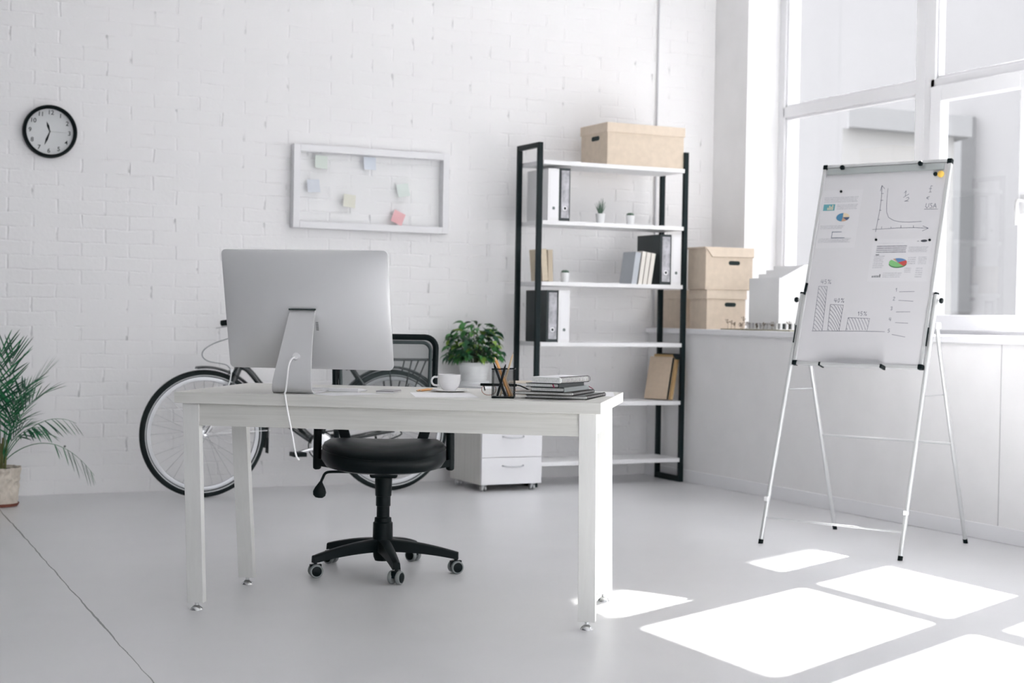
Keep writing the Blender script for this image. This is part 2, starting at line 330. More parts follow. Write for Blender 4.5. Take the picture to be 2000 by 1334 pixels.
for i, (a_, b_) in enumerate(FILLWIN):  # frames and panes of the added, unseen fill windows
    f = MB(); y0, y1 = YF_-.14, YF_-.07; m_ = (a_+b_)/2
    for lo, hi in (((a_, .8), (a_+.07, 3.6)), ((b_-.07, .8), (b_, 3.6)), ((m_-.04, .8), (m_+.04, 3.6)), ((a_, .8), (b_, .87)), ((a_, 3.53), (b_, 3.6)), ((a_, 2.35), (b_, 2.42))): f.box((lo[0], y0, lo[1]), (hi[0], y1, hi[1]))
    fo = struct(f.build('window_%d' % (len(bays)+1+i), PVC))
    MB().box((a_+.05, YF_-.11, .85), (b_-.05, YF_-.104, 3.55)).build('glass_pane', GLASS, fo)
# what stands outside: the pale block across the yard with a lower wing
FAC = mat('pale_render', (.146, .145, .149), .9, noise=.03, nscale=.6); FAC2 = mat('white_render', (.205, .204, .204), .9); REFLG = mat('reflection_grey', (.125, .127, .131), .9)
bd = thing('building', 'tall pale apartment block across the yard, filling the view through the window', 'building', (18, 11.62, -4))
MB().prism([(0, 0), (8, 3.8), (8, 40), (0, 40)], 0, 21).build('facade', FAC, bd)
MB().box((-.3, 7.88, 5.2), (0, 8.24, 8.44)).build('reflection_panel', REFLG, bd)  # grey panel added outside in place of the shelf's reflection in the glass
struct(MB().box((18.2, -34, -4), (24, 11.5, 12.8)).build('sky_blocker', FAC))  # unseen row added to block low sky light at the right windows
an = thing('annex', 'low white annex with a grey flat roof edge seen through the wide window bay', 'building', (10, 12.78, -4))
MB().prism([(0, 0), (1.5, 0), (3.1, 3.9), (2.98, 3.72)], 0, 7.02).build('wall', FAC2, an)
MB().prism([(-.03, -.14), (1.62, -.14), (3.2, 3.9), (2.98, 3.72)], 7.02, 7.24).build('roof_edge', mat('pale_grey_render', (.155, .157, .162), .9), an)
struct(MB().box((6.4, -25, -4.2), (60, 60, -4)).build('ground', mat('yard_paving', (.5, .5, .49), .9, noise=.1, nscale=1)))
# ---------------------------------------------------------------- writing desk
DX, DY, DR = 2.034, 4.984, -.62132
def dpt(s, t, z=.75): return (DX+s*cos(DR)-t*sin(DR), DY+s*sin(DR)+t*cos(DR), z)
dk = thing('desk', 'long white wood grain desk with slab legs on metal feet', 'desk', (DX, DY, 0), DR)
MB().box((-.718, -.375, .713), (.718, .375, .75)).build('tabletop', DESKW, dk, bevel=.0015)
ap = MB(); ap.box((-.65, -.336, .637), (.65, -.316, .713)); ap.box((-.65, .16, .632), (.65, .182, .713)); ap.box((-.69, -.30, .637), (-.668, .17, .713)); ap.box((.668, -.30, .637), (.69, .17, .713))
ap.build('apron', DESKW, dk, bevel=.001)
for sx_ in (-1, 1):
    for (t0, t1) in ((-.328, -.262), (.135, .252)):     # centre of the leg at the top and at the foot
        hw, hd = .0285, .018
        x = sx_*.672
        if t0 < 0: hd = .016
        lg = MB().hexa([(x-hw, t1-hd, .026), (x+hw, t1-hd, .026), (x+hw, t1+hd, .026), (x-hw, t1+hd, .026), (x-hw, t0-hd, .713), (x+hw, t0-hd, .713), (x+hw, t0+hd, .713), (x-hw, t0+hd, .713)]).build('leg', LEGW, dk, bevel=.0015)
        MB().lathe([(.007, .03), (.007, .016), (.012, .013), (.020, .006), (.022, 0)][::-1], (x, t1, 0), 20).build('levelling_foot', CHROME, lg, smooth=True)
# ---------------------------------------------------------------- desktop computer
mo = thing('computer', 'silver all-in-one computer seen from behind on the desk', 'computer', dpt(-.331, -.20), DR)
# display shell in its own tilted frame: x width, z up, back bulges to -y
W2, H2, TI = .295, .212, R(-15)
b = MB(); nx, nz = 44, 34; g = []
def rc(x, z, r=.016):
    ax, az = abs(x), abs(z)
    if ax > W2-r and az > H2-r:
        dx, dz = ax-(W2-r), az-(H2-r); m = max(dx, dz); d = math.hypot(dx, dz)
        if d > 0: dx, dz = dx*m/d, dz*m/d
        x = math.copysign(W2-r+dx, x); z = math.copysign(H2-r+dz, z)
    return x, z
def bulge(x, z):
    X = abs(x)/W2; Z = abs(z)/H2
    return .006 + .052*(max(0, 1-X**2.0))**.8*(max(0, 1-Z**2.0))**.8
def gs(i, n): k = 2*i/n-1; return math.copysign(1-(1-abs(k))**1.35, k)
for i in range(nx+1):
    row = []
    for j in range(nz+1):
        x, z = rc(gs(i, nx)*W2, gs(j, nz)*H2); row.append(b.b.verts.new((x, -bulge(gs(i, nx)*W2, gs(j, nz)*H2), z)))
    g.append(row)
for i in range(nx):
    for j in range(nz): b._f([g[i][j], g[i+1][j], g[i+1][j+1], g[i][j+1]])
# rim and flat front
rimv = [g[i][0] for i in range(nx+1)]+[g[nx][j] for j in range(1, nz+1)]+[g[i][nz] for i in range(nx-1, -1, -1)]+[g[0][j] for j in range(nz-1, 0, -1)]
fr = [b.b.verts.new((v.co.x, .004, v.co.z)) for v in rimv]; n = len(rimv)
for i in range(n): b._f([rimv[i], rimv[(i+1) % n], fr[(i+1) % n], fr[i]])
b._f(fr)
hs = b.build('display_shell', mat('silver_aluminium', (.74, .74, .75), .36, .35), mo, smooth=True, loc=(0, .062, .283), rot=(-TI, 0, 0))
hs.rotation_euler = (R(15), 0, 0)
MB().box((-.283, .0045, -.200), (.283, .007, .200)).build('screen', mat('dark_screen_glass', (.01, .011, .013), .08), hs)
v_ = MB()
for k in range(7): v_.cbox((.0475, -bulge(.0475, -.030-.0046*k)-.0002, -.030-.0046*k), (.009, .0012, .0014))
v_.build('air_vent', DARKHOLE, hs)
path = [(.012, .286), (.004, .279), (-.012, .255), (-.035, .205), (-.058, .155), (-.080, .105), (-.096, .065), (-.103, .040), (-.104, .022), (-.098, .010), (-.086, .0045), (-.06, .0035), (0, .0035), (.085, .0035)]
wd = [.090, .090, .093, .101, .110, .120, .130, .136, .139, .141, .143, .143, .143, .143]
sd = MB().sweep(path, wd, .0068).build('stand', mat('silver_stand', (.62, .62, .63), .4, .25), mo, bevel=.0015)
MB().cbox((.0, .0, .2835), (.094, .012, .004)).build('hinge', DARKHOLE, mo)
MB().lathe([(.012, 0), (.012, .012)], (0, 0, 0), 20, Matrix.Translation((.006, -.0745, .122)) @ Matrix.Rotation(PI/2-.4, 4, 'X')).build('cable_hole', mat('white_plug', (.75, .75, .76), .4), sd, smooth=True)
# white power cable, over the desk edge
cab = []
for (s, t, z) in [(.006, -.078, .122), (-.003, -.100, .117), (-.008, -.118, .095), (-.0115, -.120, .06), (-.012, -.126, .03), (-.010, -.140, .010), (-.007, -.158, .0045), (-.003, -.172, .0035), (.002, -.181, -.002), (.006, -.185, -.02), (.014, -.187, -.06), (.023, -.187, -.10), (.031, -.185, -.14), (.037, -.18, -.18), (.041, -.17, -.205), (.044, -.155, -.215)]: cab.append((s, t, z))
def smooth_path(P, n=6):
    P = [Vector(p) for p in P]; out = []
    for i in range(len(P)-1):
        p0, p1, p2, p3 = P[max(i-1, 0)], P[i], P[i+1], P[min(i+2, len(P)-1)]
        for k in range(n):
            t = k/n; out.append(.5*((2*p1)+(p2-p0)*t+(2*p0-5*p1+4*p2-p3)*t*t+(3*p1-p0-3*p2+p3)*t**3))
    out.append(P[-1]); return out
c_ = MB().tube(smooth_path(cab), .0032, 8).build('power_cable', mat('white_cable', (.78, .78, .78), .45), None, smooth=True, loc=dpt(-.331, -.20), rot=(0, 0, DR))
tag(c_, 'white power cable hanging from the computer over the front edge of the desk', 'cable')
# keyboard, phone, loose sheets, pencils
kb = thing('keyboard', 'slim white keyboard lying behind the computer stand on the desk', 'keyboard', dpt(-.30, -.045), DR-.02)
MB().hexa([(-.145, -.057, 0), (.145, -.057, 0), (.145, .057, 0), (-.145, .057, 0), (-.145, -.057, .011), (.145, -.057, .011), (.145, .057, .004), (-.145, .057, .004)]).build('case', mat('keyboard_silver', (.74, .74, .76), .4, .1), kb, bevel=.002)
ky = MB()
for r in range(5):
    for k in range(14):
        x = -.135+.0193*k; y = -.045+.021*r; z = .0105-(y+.057)*.0614
        ky.box((x, y, z), (x+.0165, y+.0165, z+.0018))
ky.build('keys', PAPER, kb)
ph = thing('smartphone', 'grey and white smartphone lying flat beside the keyboard', 'phone', dpt(-.055, -.075), DR+.02)
MB().box((-.031, -.062, 0), (.031, .062, .0045)).build('body', mat('white_phone', (.80, .80, .82), .25), ph, bevel=.002)
MB().box((-.031, -.062, .0045), (.031, .062, .0085)).build('cover', mat('grey_phone', (.30, .29, .31), .4), ph, bevel=.0015)
def sheet(name, label, s, t, rz, w=.21, h=.297, z=.7503, group='loose sheets on the desk', th=.0004):
    return tag(MB().box((-w/2, -h/2, 0), (w/2, h/2, th)).build(name, PAPER, None, loc=dpt(s, t, z), rot=(0, 0, DR+rz)), label, 'paper', group)
sheet('paper_sheet', 'loose white sheet lying in front of the coffee cup near the desk edge', .155, -.15, .3)
sheet('paper_sheet', 'loose white sheet lying beside the computer stand under its right side', -.17, -.24, -.6, .15, .21)
sheet('paper_sheet', 'loose white sheet at the right end of the desk beyond the notebook stack', .60, .16, .12)
def pencil(name, label, A, B, c, r=.0036, group=None, tip=True, blackend=False):
    A = Vector(A); B = Vector(B); L = (B-A).length; q = (B-A).to_track_quat('Z', 'Y').to_euler()
    t = thing(name, label, 'pencil', A, 0, group, rot=q)
    MB().lathe([(r, .018), (r, L)], (0, 0, 0), 6).build('barrel', mat('pencil_'+c[0], c[1], .4), t)
    MB().lathe([(.0012, .006), (r*.98, .018)], (0, 0, 0), 6).build('wood_cone', mat('pencil_wood', (.72, .52, .34), .7), t)
    MB().lathe([(.0003, 0), (.0013, .007)], (0, 0, 0), 6).build('lead', PLAST, t)
    return t
ORANGE = ('orange', (.75, .36, .10)); NAT = ('natural', (.70, .55, .36))
pencil('pencil', 'orange pencil lying on the desk, the nearer of the two to the edge', dpt(.020, .020, .7537), dpt(.033, .165, .7537), ORANGE, group='pencils lying on the desk')
pencil('pencil', 'orange pencil lying on the desk just behind its twin', dpt(.031, .022, .7537), dpt(.047, .158, .7537), ORANGE, group='pencils lying on the desk')
pn = thing('pen', 'thin black pen lying on the desk left of the computer stand', 'pen', dpt(-.475, .02, .754), DR)
MB().tube([(0, 0, 0), (.10, .01, 0)], .004, 8).build('barrel', PLAST, pn, smooth=True); MB().tube([(-.012, -.0012, 0), (0, 0, 0)], [.001, .004], 8).build('tip', PLAST, pn, smooth=True)
# saucer and cup
CS, CT = .128, .075
sa = tag(MB().lathe([(.030, 0), (.046, .0015), (.064, .0058), (.066, .0072), (.064, .0078), (.046, .0050), (.025, .0035), (.0, .0035)], (0, 0, 0), 48).build('saucer', PORC, None, smooth=True, loc=dpt(CS, CT), rot=(0, 0, DR)), 'round white saucer under the coffee cup', 'saucer')
cu = thing('coffee_cup', 'white porcelain coffee cup with a looped handle on its saucer', 'cup', dpt(CS, CT, .7538), DR)
MB().lathe([(.021, 0), (.022, .004), (.027, .007), (.034, .018), (.0385, .033), (.0405, .055), (.0410, .0585), (.0395, .0585), (.0375, .050), (.035, .030), (.028, .014), (.012, .008), (0, .008)], (0, 0, 0), 48).build('bowl', PORC, cu, smooth=True)
hp = [(-.037, .002, .049)]+[(-.0495-.0125*cos(a), .004, .034+.0145*sin(a)) for a in [R(100-20*k) for k in range(0, 1)]]+[(-.047-.016*sin(R(20*k)), .004, .034+.0155*cos(R(20*k))) for k in range(1, 9)]+[(-.035, .002, .018)]
MB().tube(smooth_path(hp, 3), .0036, 8).build('handle', PORC, cu, smooth=True, rot=(0, 0, R(15)))
MB().lathe([(0, 0), (.037, 0)], (0, 0, .047), 32, cap=False).build('coffee', mat('coffee', (.06, .03, .015), .1), cu)
# wire mesh pen holder
HS, HT = .375, -.222
ho = thing('pen_holder', 'square black wire mesh pen holder full of pens and pencils', 'pen holder', dpt(HS, HT), DR+.12)
hw = .036
m_ = MB()
for q in ((-1, 0), (1, 0), (0, -1), (0, 1)):
    if q[0]: m_.box((q[0]*hw-.0006, -hw, .004), (q[0]*hw+.0006, hw, .095))
    else: m_.box((-hw, q[1]*hw-.0006, .004), (hw, q[1]*hw+.0006, .095))
m_.build('mesh_wall', WIREMESH, ho)
fr_ = MB()
for z, r, e in ((.0965, .0026, .0012), (.003, .003, .0)):
    k = hw+e; fr_.tube([(-k, -k, z), (k, -k, z), (k, k, z), (-k, k, z)], r, 8, closed=True)
for a, b2 in ((-1, -1), (1, -1), (1, 1), (-1, 1)): fr_.tube([(a*hw, b2*hw, 0.003), (a*hw, b2*hw, .096)], .0014, 6)
fr_.build('wire_frame', PLAST, ho, smooth=True)
MB().box((-hw, -hw, 0), (hw, hw, .004)).build('base', PLAST, ho)
def inholder(x0, y0, x1, y1, z1, z0=.006):
    ca, sa_ = cos(DR+.12), sin(DR+.12); o = dpt(HS, HT)
    f = lambda x, y, z: Vector((o[0]+x*ca-y*sa_, o[1]+x*sa_+y*ca, .75+z)); return f(x0, y0, z0), f(x1, y1, z1)
def penin(lab, p, r=.0042, c=PLAST):
    A, B = p; L = (B-A).length; t = thing('pen', lab, 'pen', A, 0, 'pens in the mesh holder', rot=(B-A).to_track_quat('Z', 'Y').to_euler())
    MB().lathe([(r*.8, 0), (r, .004), (r, L-.018), (r*.35, L-.002), (r*.2, L)], (0, 0, 0), 10).build('barrel', c, t, smooth=True)
    MB().cbox((r*1.25, 0, .028), (.0015, .003, .04)).build('clip', c, t)
penin('black pen leaning left in the mesh holder, the leftmost of its pens', inholder(.006, .016, -.036, .022, .115))
penin('black pen leaning right in the mesh holder, crossing in front of the pencils', inholder(-.020, -.010, .006, -.002, .112))
A, B = inholder(.022, -.004, -.034, .012, .140); pencil('pencil', 'thick orange pencil leaning left in the mesh holder', B, A, ORANGE, .0052, 'pencils in the mesh holder')
A, B = inholder(-.012, .02, .030, .026, .152); pencil('pencil', 'slim natural wood pencil leaning right in the mesh holder, the tallest', B, A, NAT, .0034, 'pencils in the mesh holder')
A, B = inholder(.030, -.008, -.006, .010, .085); pencil('pencil', 'short tan pencil low in the mesh holder under the orange one', B, A, ('tan', (.62, .42, .24)), .0036, 'pencils in the mesh holder')
# eyeglasses behind the holder
eg = thing('eyeglasses', 'black framed eyeglasses standing folded open behind the pen holder', 'eyeglasses', dpt(.338, -.110), DR+.10)
f = MB()
for sx_ in (-1, 1):
    pts = [(sx_*.033+.025*cos(a)*(1.0), 0, .021+.019*sin(a)) for a in [2*PI*k/20 for k in range(20)]]
    f.tube(pts, .0013, 6, closed=True)
f.build('rims', mat('rose_metal_rim', (.45, .27, .22), .4, .5), eg, smooth=True)
MB().box((-.062, -.002, .033), (.062, .0025, .042)).build('brow_bar', PLAST, eg, bevel=.001)
for sx_ in (-1, 1):
    MB().tube(smooth_path([(sx_*.061, .002, .038), (sx_*.062, .05, .037), (sx_*.060, .095, .033), (sx_*.057, .125, .012)] if sx_ < 0 else [(.061, .0, .038), (.075, -.01, .036), (.10, -.02, .026), (.108, -.02, .022)], 4), .0022, 6).build('temple', PLAST, eg, smooth=True)
for sx_ in (-1, 1):
    MB().lathe([(0, 0), (.024, 0)], (0, 0, 0), 24, Matrix.Translation((sx_*.033, 0, .021)) @ Matrix.Diagonal((1, 1, .78, 1)) @ Matrix.Rotation(PI/2, 4, 'X'), cap=False).build('lens', ACRYL, eg)
# stack of notebooks on the right end; local x runs along the fore edge, corner at the near right
BKG = 'notebooks stacked at the right of the desk'
def notebook(name, lab, cor, rz, w, d, z0, th, cover, spine=None, spiral=False, cth=.0022, ribbon=None, pagec=PAGES):
    t = thing(name, lab, 'book' if not spiral else 'notebook', (cor[0], cor[1], z0), rz, BKG)
    MB().box((-w+.003, .003, cth), (-.003, d-.003, th-cth)).build('pages', pagec, t)
    c = MB(); c.box((-w, 0, 0), (0 if not spiral else -.006, d, cth)); c.box((-w, 0, th-cth), (0 if not spiral else -.006, d, th))
    if not spiral: MB().box((-.0025, -.0003, -.0002), (0.0007, d+.0003, th+.0002)).build('spine', spine or cover, t, bevel=.0006)
    c.build('cover', cover, t, bevel=.0006)
    if spiral:
        s_ = MB(); n = int(d/.0105)
        for k in range(n):
            y = .006+k*(d-.012)/(n-1)
            s_.tube([(-.004+(th/2+.0008)*cos(a), y+.0022*a/6.28, th/2+(th/2+.0008)*sin(a)) for a in [2*PI*j/12 for j in range(12)]], .0009, 5, closed=True)
        s_.build('wire_spiral', mat('dark_wire', (.09, .085, .085), .35, .7), t, smooth=True)
    if ribbon:
        x, y, zz, L = ribbon
        MB().hexa([(x, y, zz), (x+.004, y, zz), (x+.012, y-L, zz-.012), (x+.007, y-L, zz-.012), (x, y, zz+.0006), (x+.004, y, zz+.0006), (x+.012, y-L, zz-.0114), (x+.007, y-L, zz-.0114)]).build('ribbon', mat('red_ribbon', (.36, .03, .09), .6), t)
    return t
GREYC = mat('grey_book_cover', (.30, .33, .33), .45); DARKC = mat('black_book_cover', (.02, .028, .03), .45)
notebook('spiral_notebook', 'thin white spiral notebook at the very bottom of the notebook stack', (2.427, 4.408), R(-42), .208, .29, .7520, .0105, mat('grey_board_cover', (.16, .17, .17), .6), spiral=True)
notebook('spiral_notebook', 'thin pale spiral notebook second from the bottom of the notebook stack', (2.378, 4.412), R(-44), .200, .275, .7645, .0100, mat('taupe_board_cover', (.20, .19, .175), .6), spiral=True)
notebook('hardcover_book', 'grey hardcover book in the middle of the notebook stack', (2.348, 4.415), R(-47), .118, .255, .7763, .0145, DARKC, spine=GREYC, ribbon=(-.004, .254, .012, -.03))
notebook('hardcover_book', 'black hardcover book with a pink ribbon under the top spiral notebook', (2.326, 4.413), R(-51), .118, .215, .7910, .0132, DARKC, ribbon=(-.024, .001, .012, .006))
notebook('spiral_notebook', 'small thick spiral notebook on top of the notebook stack', (2.324, 4.400), R(-55), .107, .215, .8058, .0195, PAPER, spiral=True)
# paler books behind the stack
for (s, t, z, w, d, th, rz, nm, lab, cv) in ((.425, .10, .7503, .17, .21, .016, .2, 'closed_book', 'cream paper book lying flat under the white one behind the mesh holder', mat('cream_cover2', (.74, .66, .57), .7)), (.42, .11, .7668, .15, .20, .011, -.05, 'closed_book', 'white paperback lying flat in the middle of the pale pile behind the notebooks', PAPER), (.405, .115, .7783, .14, .19, .012, .15, 'closed_book', 'beige book on top of the pale pile behind the mesh holder', mat('beige_cover', (.62, .55, .46), .7))):
    q = thing(nm, lab, 'book', dpt(s, t, z), DR+rz, 'pale books lying behind the notebook stack')
    MB().box((-w/2, -d/2+.002, .0015), (w/2-.002, d/2-.002, th-.0015)).build('pages', PAPER, q)
    c = MB(); c.box((-w/2, -d/2, 0), (w/2, d/2, .0015)); c.box((-w/2, -d/2, th-.0015), (w/2, d/2, th)); c.box((-w/2-.001, -d/2, 0), (-w/2+.001, d/2, th)); c.build('cover', cv, q, bevel=.0006)
# ---------------------------------------------------------------- office chair
ch = thing('office_chair', 'black office chair with mesh back and padded seat behind the desk', 'chair', (2.208, 5.664, 0), -.372)
def arm_curve(k): return None
# seat cushion: superellipse lathe-like grid
b = MB(); rings = []
for (rr, z) in ((.02, .402), (.75, .405), (.93, .415), (1.0, .44), (1.0, .468), (.965, .492), (.88, .507), (.7, .514), (.4, .512), (.02, .509)):
    ring = []
    for k in range(56):
        a = 2*PI*k/56; e = 2.7; ca, sa_ = cos(a), sin(a)
        q = (abs(ca)**e+abs(sa_)**e)**(-1/e)
        x = .246*rr*q*ca; y = .235*rr*q*sa_
        dz = .020*(abs(x)/.25)**2*(1 if z > .47 else .6) - .018*max(0, -y/.235)**2*(1 if z > .45 else .3) 
        ring.append(b.b.verts.new((x, y, z+dz)))
    rings.append(ring)
for A, B in zip(rings, rings[1:]):
    for k in range(56): b._f([A[k], A[(k+1) % 56], B[(k+1) % 56], B[k]])
b._f(rings[0][::-1]); b._f(rings[-1])
se = b.build('seat', LEATHER, ch, smooth=True)
pi = []
for k in range(60):
    a = 2*PI*k/60; e = 2.7; q = (abs(cos(a))**e+abs(sin(a))**e)**(-1/e); x = .246*.99*q*cos(a); y = .235*.99*q*sin(a)
    pi.append((x, y, .478+.020*(abs(x)/.25)**2-.018*max(0, -y/.235)**2))
MB().tube(pi, .0018, 6, closed=True).build('piping', LEATHER, se, smooth=True)
MB().box((-.055, -.08, .378), (.055, .10, .408)).build('seat_mechanism', PLAST, ch, bevel=.01)
MB().lathe([(.026, .125), (.026, .145), (.0255, .26), (.029, .262), (.029, .30), (.032, .302), (.034, .36), (.034, .385)], (0, 0, 0), 28).build('gas_column', PLAST, ch, smooth=True)
MB().lathe([(.030, .045), (.036, .06), (.040, .10), (.040, .13), (.039, .195), (.034, .20), (.033, .215), (.026, .218)], (0, 0, 0), 28).build('hub', PLAST, ch, smooth=True)
for k in range(5):
    a = R(331-.0+72*k)+.372
    ax = MB(); n = 12; P = []
    for i in range(n+1):
        t = i/n; r = .03+.272*t; zt = .132-.020*t-.028*t*t; hgt = .050*(1-t)+.028*t; wdt = .052*(1-t)+.032*t
        P.append((r, zt, hgt, wdt))
    M = Matrix.Rotation(a, 4, 'Z'); rr = []
    for r, zt, hg, wd_ in P:
        rr.append([ax.b.verts.new(M @ Vector(q)) for q in ((r, -wd_/2, zt-hg), (r, wd_/2, zt-hg), (r, wd_*.42, zt-.004), (r, wd_*.25, zt), (r, -wd_*.25, zt), (r, -wd_*.42, zt-.004))])
    for A, B in zip(rr, rr[1:]):
        for j in range(6): ax._f([A[j], A[(j+1) % 6], B[(j+1) % 6], B[j]])
    ax._f(rr[0][::-1]); ax._f(rr[-1])
    lg = ax.build('base_arm', PLAST, ch, smooth=True)
    # twin-wheel caster
    cx, cy = .292*cos(a), .292*sin(a); sw = (R(20), R(-38), R(-35), R(15), R(60))[k]
    T = Matrix.Translation((cx, cy, 0)) @ Matrix.Rotation(sw, 4, 'Z')
    cs = MB(); cs.lathe([(.006, .05), (.006, .075)], (0, 0, 0), 10, T); cs.cbox((0, 0, .038), (.044, .018, .026), T)
    ca_ = cs.build('caster', PLAST, ch, smooth=True)
    for s_ in (-1, 1):
        MB().lathe([(.012, 0), (.0235, .001), (.026, .005), (.026, .015), (.0235, .018), (.0, .018)], (0, 0, 0), 24, T @ Matrix.Translation((0, s_*.0065, .026)) @ Matrix.Rotation(-s_*PI/2, 4, 'X')).build('wheel', mat('grey_tread', (.22, .24, .24), .5), ca_, smooth=True)
        MB().lathe([(.0, 0), (.018, 0), (.0195, .0025), (.016, .004), (0, .004)], (0, 0, 0), 24, T @ Matrix.Translation((0, s_*.0225, .026)) @ Matrix.Rotation(-s_*PI/2, 4, 'X')).build('hub_cap', PLAST, ca_, smooth=True)
# lever with paddle
MB().tube(smooth_path([(-.08, -.03, .398), (-.19, -.05, .400), (-.225, -.055, .396), (-.238, -.057, .375), (-.247, -.058, .352)], 5), .0055, 8).build('height_lever', PLAST, ch, smooth=True)
MB().lathe([(.006, .05), (.010, .042), (.020, .026), (.026, .010), (.024, -.004), (.014, -.013), (0, -.015)], (0, 0, 0), 18, Matrix.Translation((-.250, -.058, .312)) @ Matrix.Rotation(R(6), 4, 'Y') @ Matrix.Diagonal((1, .38, 1, 1))).build('lever_paddle', PLAST, ch, smooth=True)
# arm supports
for s_ in (-1, 1):
    a_ = MB(); a_.tube(smooth_path([(s_*.263, .02, .402), (s_*.264, .02, .43), (s_*.263, .018, .50), (s_*.262, .012, .58), (s_*.262, .01, .63)], 5), [.009, .014]+[.0165]*19, 10); a_.hexa([(s_*.06, -.012, .385), (s_*.06, .045, .385), (s_*.262, .036, .418), (s_*.262, .002, .418), (s_*.06, -.012, .400), (s_*.06, .045, .400), (s_*.262, .036, .446), (s_*.262, .002, .446)]); a_.build('arm_support', PLAST, ch, smooth=True)
    MB().box((s_*.262-.026, -.10, .628), (s_*.262+.026, .13, .650)).build('armrest', PLAST, ch, bevel=.009)
# back: frame, inner lip, mesh, legs of the frame
def rrect(hx, z0, z1, r, y0=.235, lean=.12, n=7, zb=None):
    pts = []
    for cx, cz, a0 in ((hx-r, z1-r, 0), (-(hx-r), z1-r, 90), (-(hx*.97-r), z0+r, 180), (hx*.97-r, z0+r, 270)):
        for k in range(n+1):
            a = R(a0+90*k/n); z = cz+r*sin(a); pts.append((cx+r*cos(a), y0+lean*(z-.5), z))
    return pts
MB().tube(rrect(.208, .585, .928, .045), .0125, 8, closed=True).build('back_frame', PLAST, ch, smooth=True)
MB().tube(rrect(.186, .607, .906, .035, .232), .0075, 8, closed=True).build('inner_lip', mat('dark_grey_plastic', (.030, .045, .047), .5), ch, smooth=True)
b = MB(); P = rrect(.200, .593, .920, .04, .236); b._f([b.b.verts.new(p) for p in P]); b.build('mesh_panel', CHAIRMESH, ch)
for s_ in (-1, 1):
    MB().hexa([(s_*.145-.022, .20, .47), (s_*.145+.022, .20, .47), (s_*.145+.022, .225, .47), (s_*.145-.022, .225, .47), (s_*.185-.022, .235, .60), (s_*.185+.022, .235, .60), (s_*.185+.022, .258, .60), (s_*.185-.022, .258, .60)]).build('back_strut', PLAST, ch, bevel=.005)
    MB().hexa([(s_*.05-.03, .05, .395), (s_*.05+.03, .05, .395), (s_*.05+.03, .10, .41), (s_*.05-.03, .10, .41), (s_*.145-.024, .20, .475), (s_*.145+.024, .20, .475), (s_*.145+.024, .225, .475), (s_*.145-.024, .225, .475)]).build('seat_bracket', PLAST, ch, bevel=.005)
# ---------------------------------------------------------------- bicycle (local x along the wall, z up)
bk = thing('bicycle', 'black city bicycle with mudguards and rear rack leaning by the brick wall', 'bicycle', (2.157, 8.25, 0))
GLOSSB = mat('black_gloss_frame', (.008, .014, .016), .22, coat=.5)
RIMM = mat('silver_rim', (.50, .51, .53), .35, .7)
def wheel(cx, cz=.35):
    Rr = .35
    T = Matrix.Translation((cx, 0, cz)) @ Matrix.Rotation(PI/2, 4, 'X')
    def ring(rad, r, seg=72, flat=1.0):
        b = MB(); b.tube([(cx+rad*cos(2*PI*k/seg), 0, cz+rad*sin(2*PI*k/seg)) for k in range(seg)], r, 10, closed=True); return b
    ty = ring(Rr-.021, .021).build('wheel', RUBBER, bk, smooth=True)
    wl = MB()
    for s in (-1, 1):
        rr = []
        for r_, y_ in ((.3225, .0200), (.3168, .0171)):
            rr.append([wl.b.verts.new((cx+r_*cos(2*PI*k/72), s*(y_+.0005), cz+r_*sin(2*PI*k/72))) for k in range(72)])
        for k in range(72): wl._f([rr[0][k], rr[0][(k+1) % 72], rr[1][(k+1) % 72], rr[1][k]])
    wl.build('reflective_stripe', mat('white_reflective_stripe', (.55, .57, .58), .4), ty)
    rm = MB(); rm.lathe([(.312, -.011), (.306, -.012), (.290, -.009), (.288, 0), (.290, .009), (.306, .012), (.312, .011)], (0, 0, 0), 72, T, cap=False)
    rm.build('rim', RIMM, ty, smooth=True)
    sp = MB(); n = 32
    for k in range(n):
        a = 2*PI*k/n; s = 1 if k % 2 else -1; off = R(52)*(1 if (k//2) % 2 else -1)
        sp.tube([(cx+.020*cos(a+off), s*.022, cz+.020*sin(a+off)), (cx+.291*cos(a), 0, cz+.291*sin(a))], .0010, 4, cap=False)
    sp.build('spokes', CHROME, ty)
    MB().lathe([(.008, -.05), (.008, -.033), (.022, -.030), (.022, -.025), (.013, -.022), (.013, .022), (.022, .025), (.022, .030), (.008, .033), (.008, .05)], (0, 0, 0), 20, T).build('wheel_hub', CHROME, ty, smooth=True)
    return ty
FX, RX = 0.0, 1.10
wheel(FX); wheel(RX)
def mudguard(cx, a0, a1, rad=.372, wd_=.027):
    b = MB(); n = 40; rows = []
    for i in range(n+1):
        a = R(a0+(a1-a0)*i/n); row = []
        for j in range(7):
            t = -1+2*j/6; r = rad-.012*t*t
            row.append((cx+r*cos(a), wd_*t, .35+r*sin(a)))
        for j in range(6, -1, -1):
            t = -1+2*j/6; r = rad-.003-.012*t*t
            row.append((cx+r*cos(a), wd_*t*.95, .35+r*sin(a)))
        rows.append([b.b.verts.new(p) for p in row])
    for A, B in zip(rows, rows[1:]):
        m = len(A)
        for j in range(m): b._f([A[j], A[(j+1) % m], B[(j+1) % m], B[j]])
    b._f(rows[0][::-1]); b._f(rows[-1]); return b.build('mudguard', GLOSSB, bk, smooth=True)
mg = mudguard(FX, 97, -14); mr = mudguard(RX, 172, -6)
for m_, cx, a in ((mg, FX, 2), (mr, RX, 30)):
    for s in (-1, 1): MB().tube([(cx, s*.045, .35), (cx+.372*cos(R(a)), s*.022, .35+.372*sin(R(a)))], .0022, 6).build('stay', CHROME, m_, smooth=True)
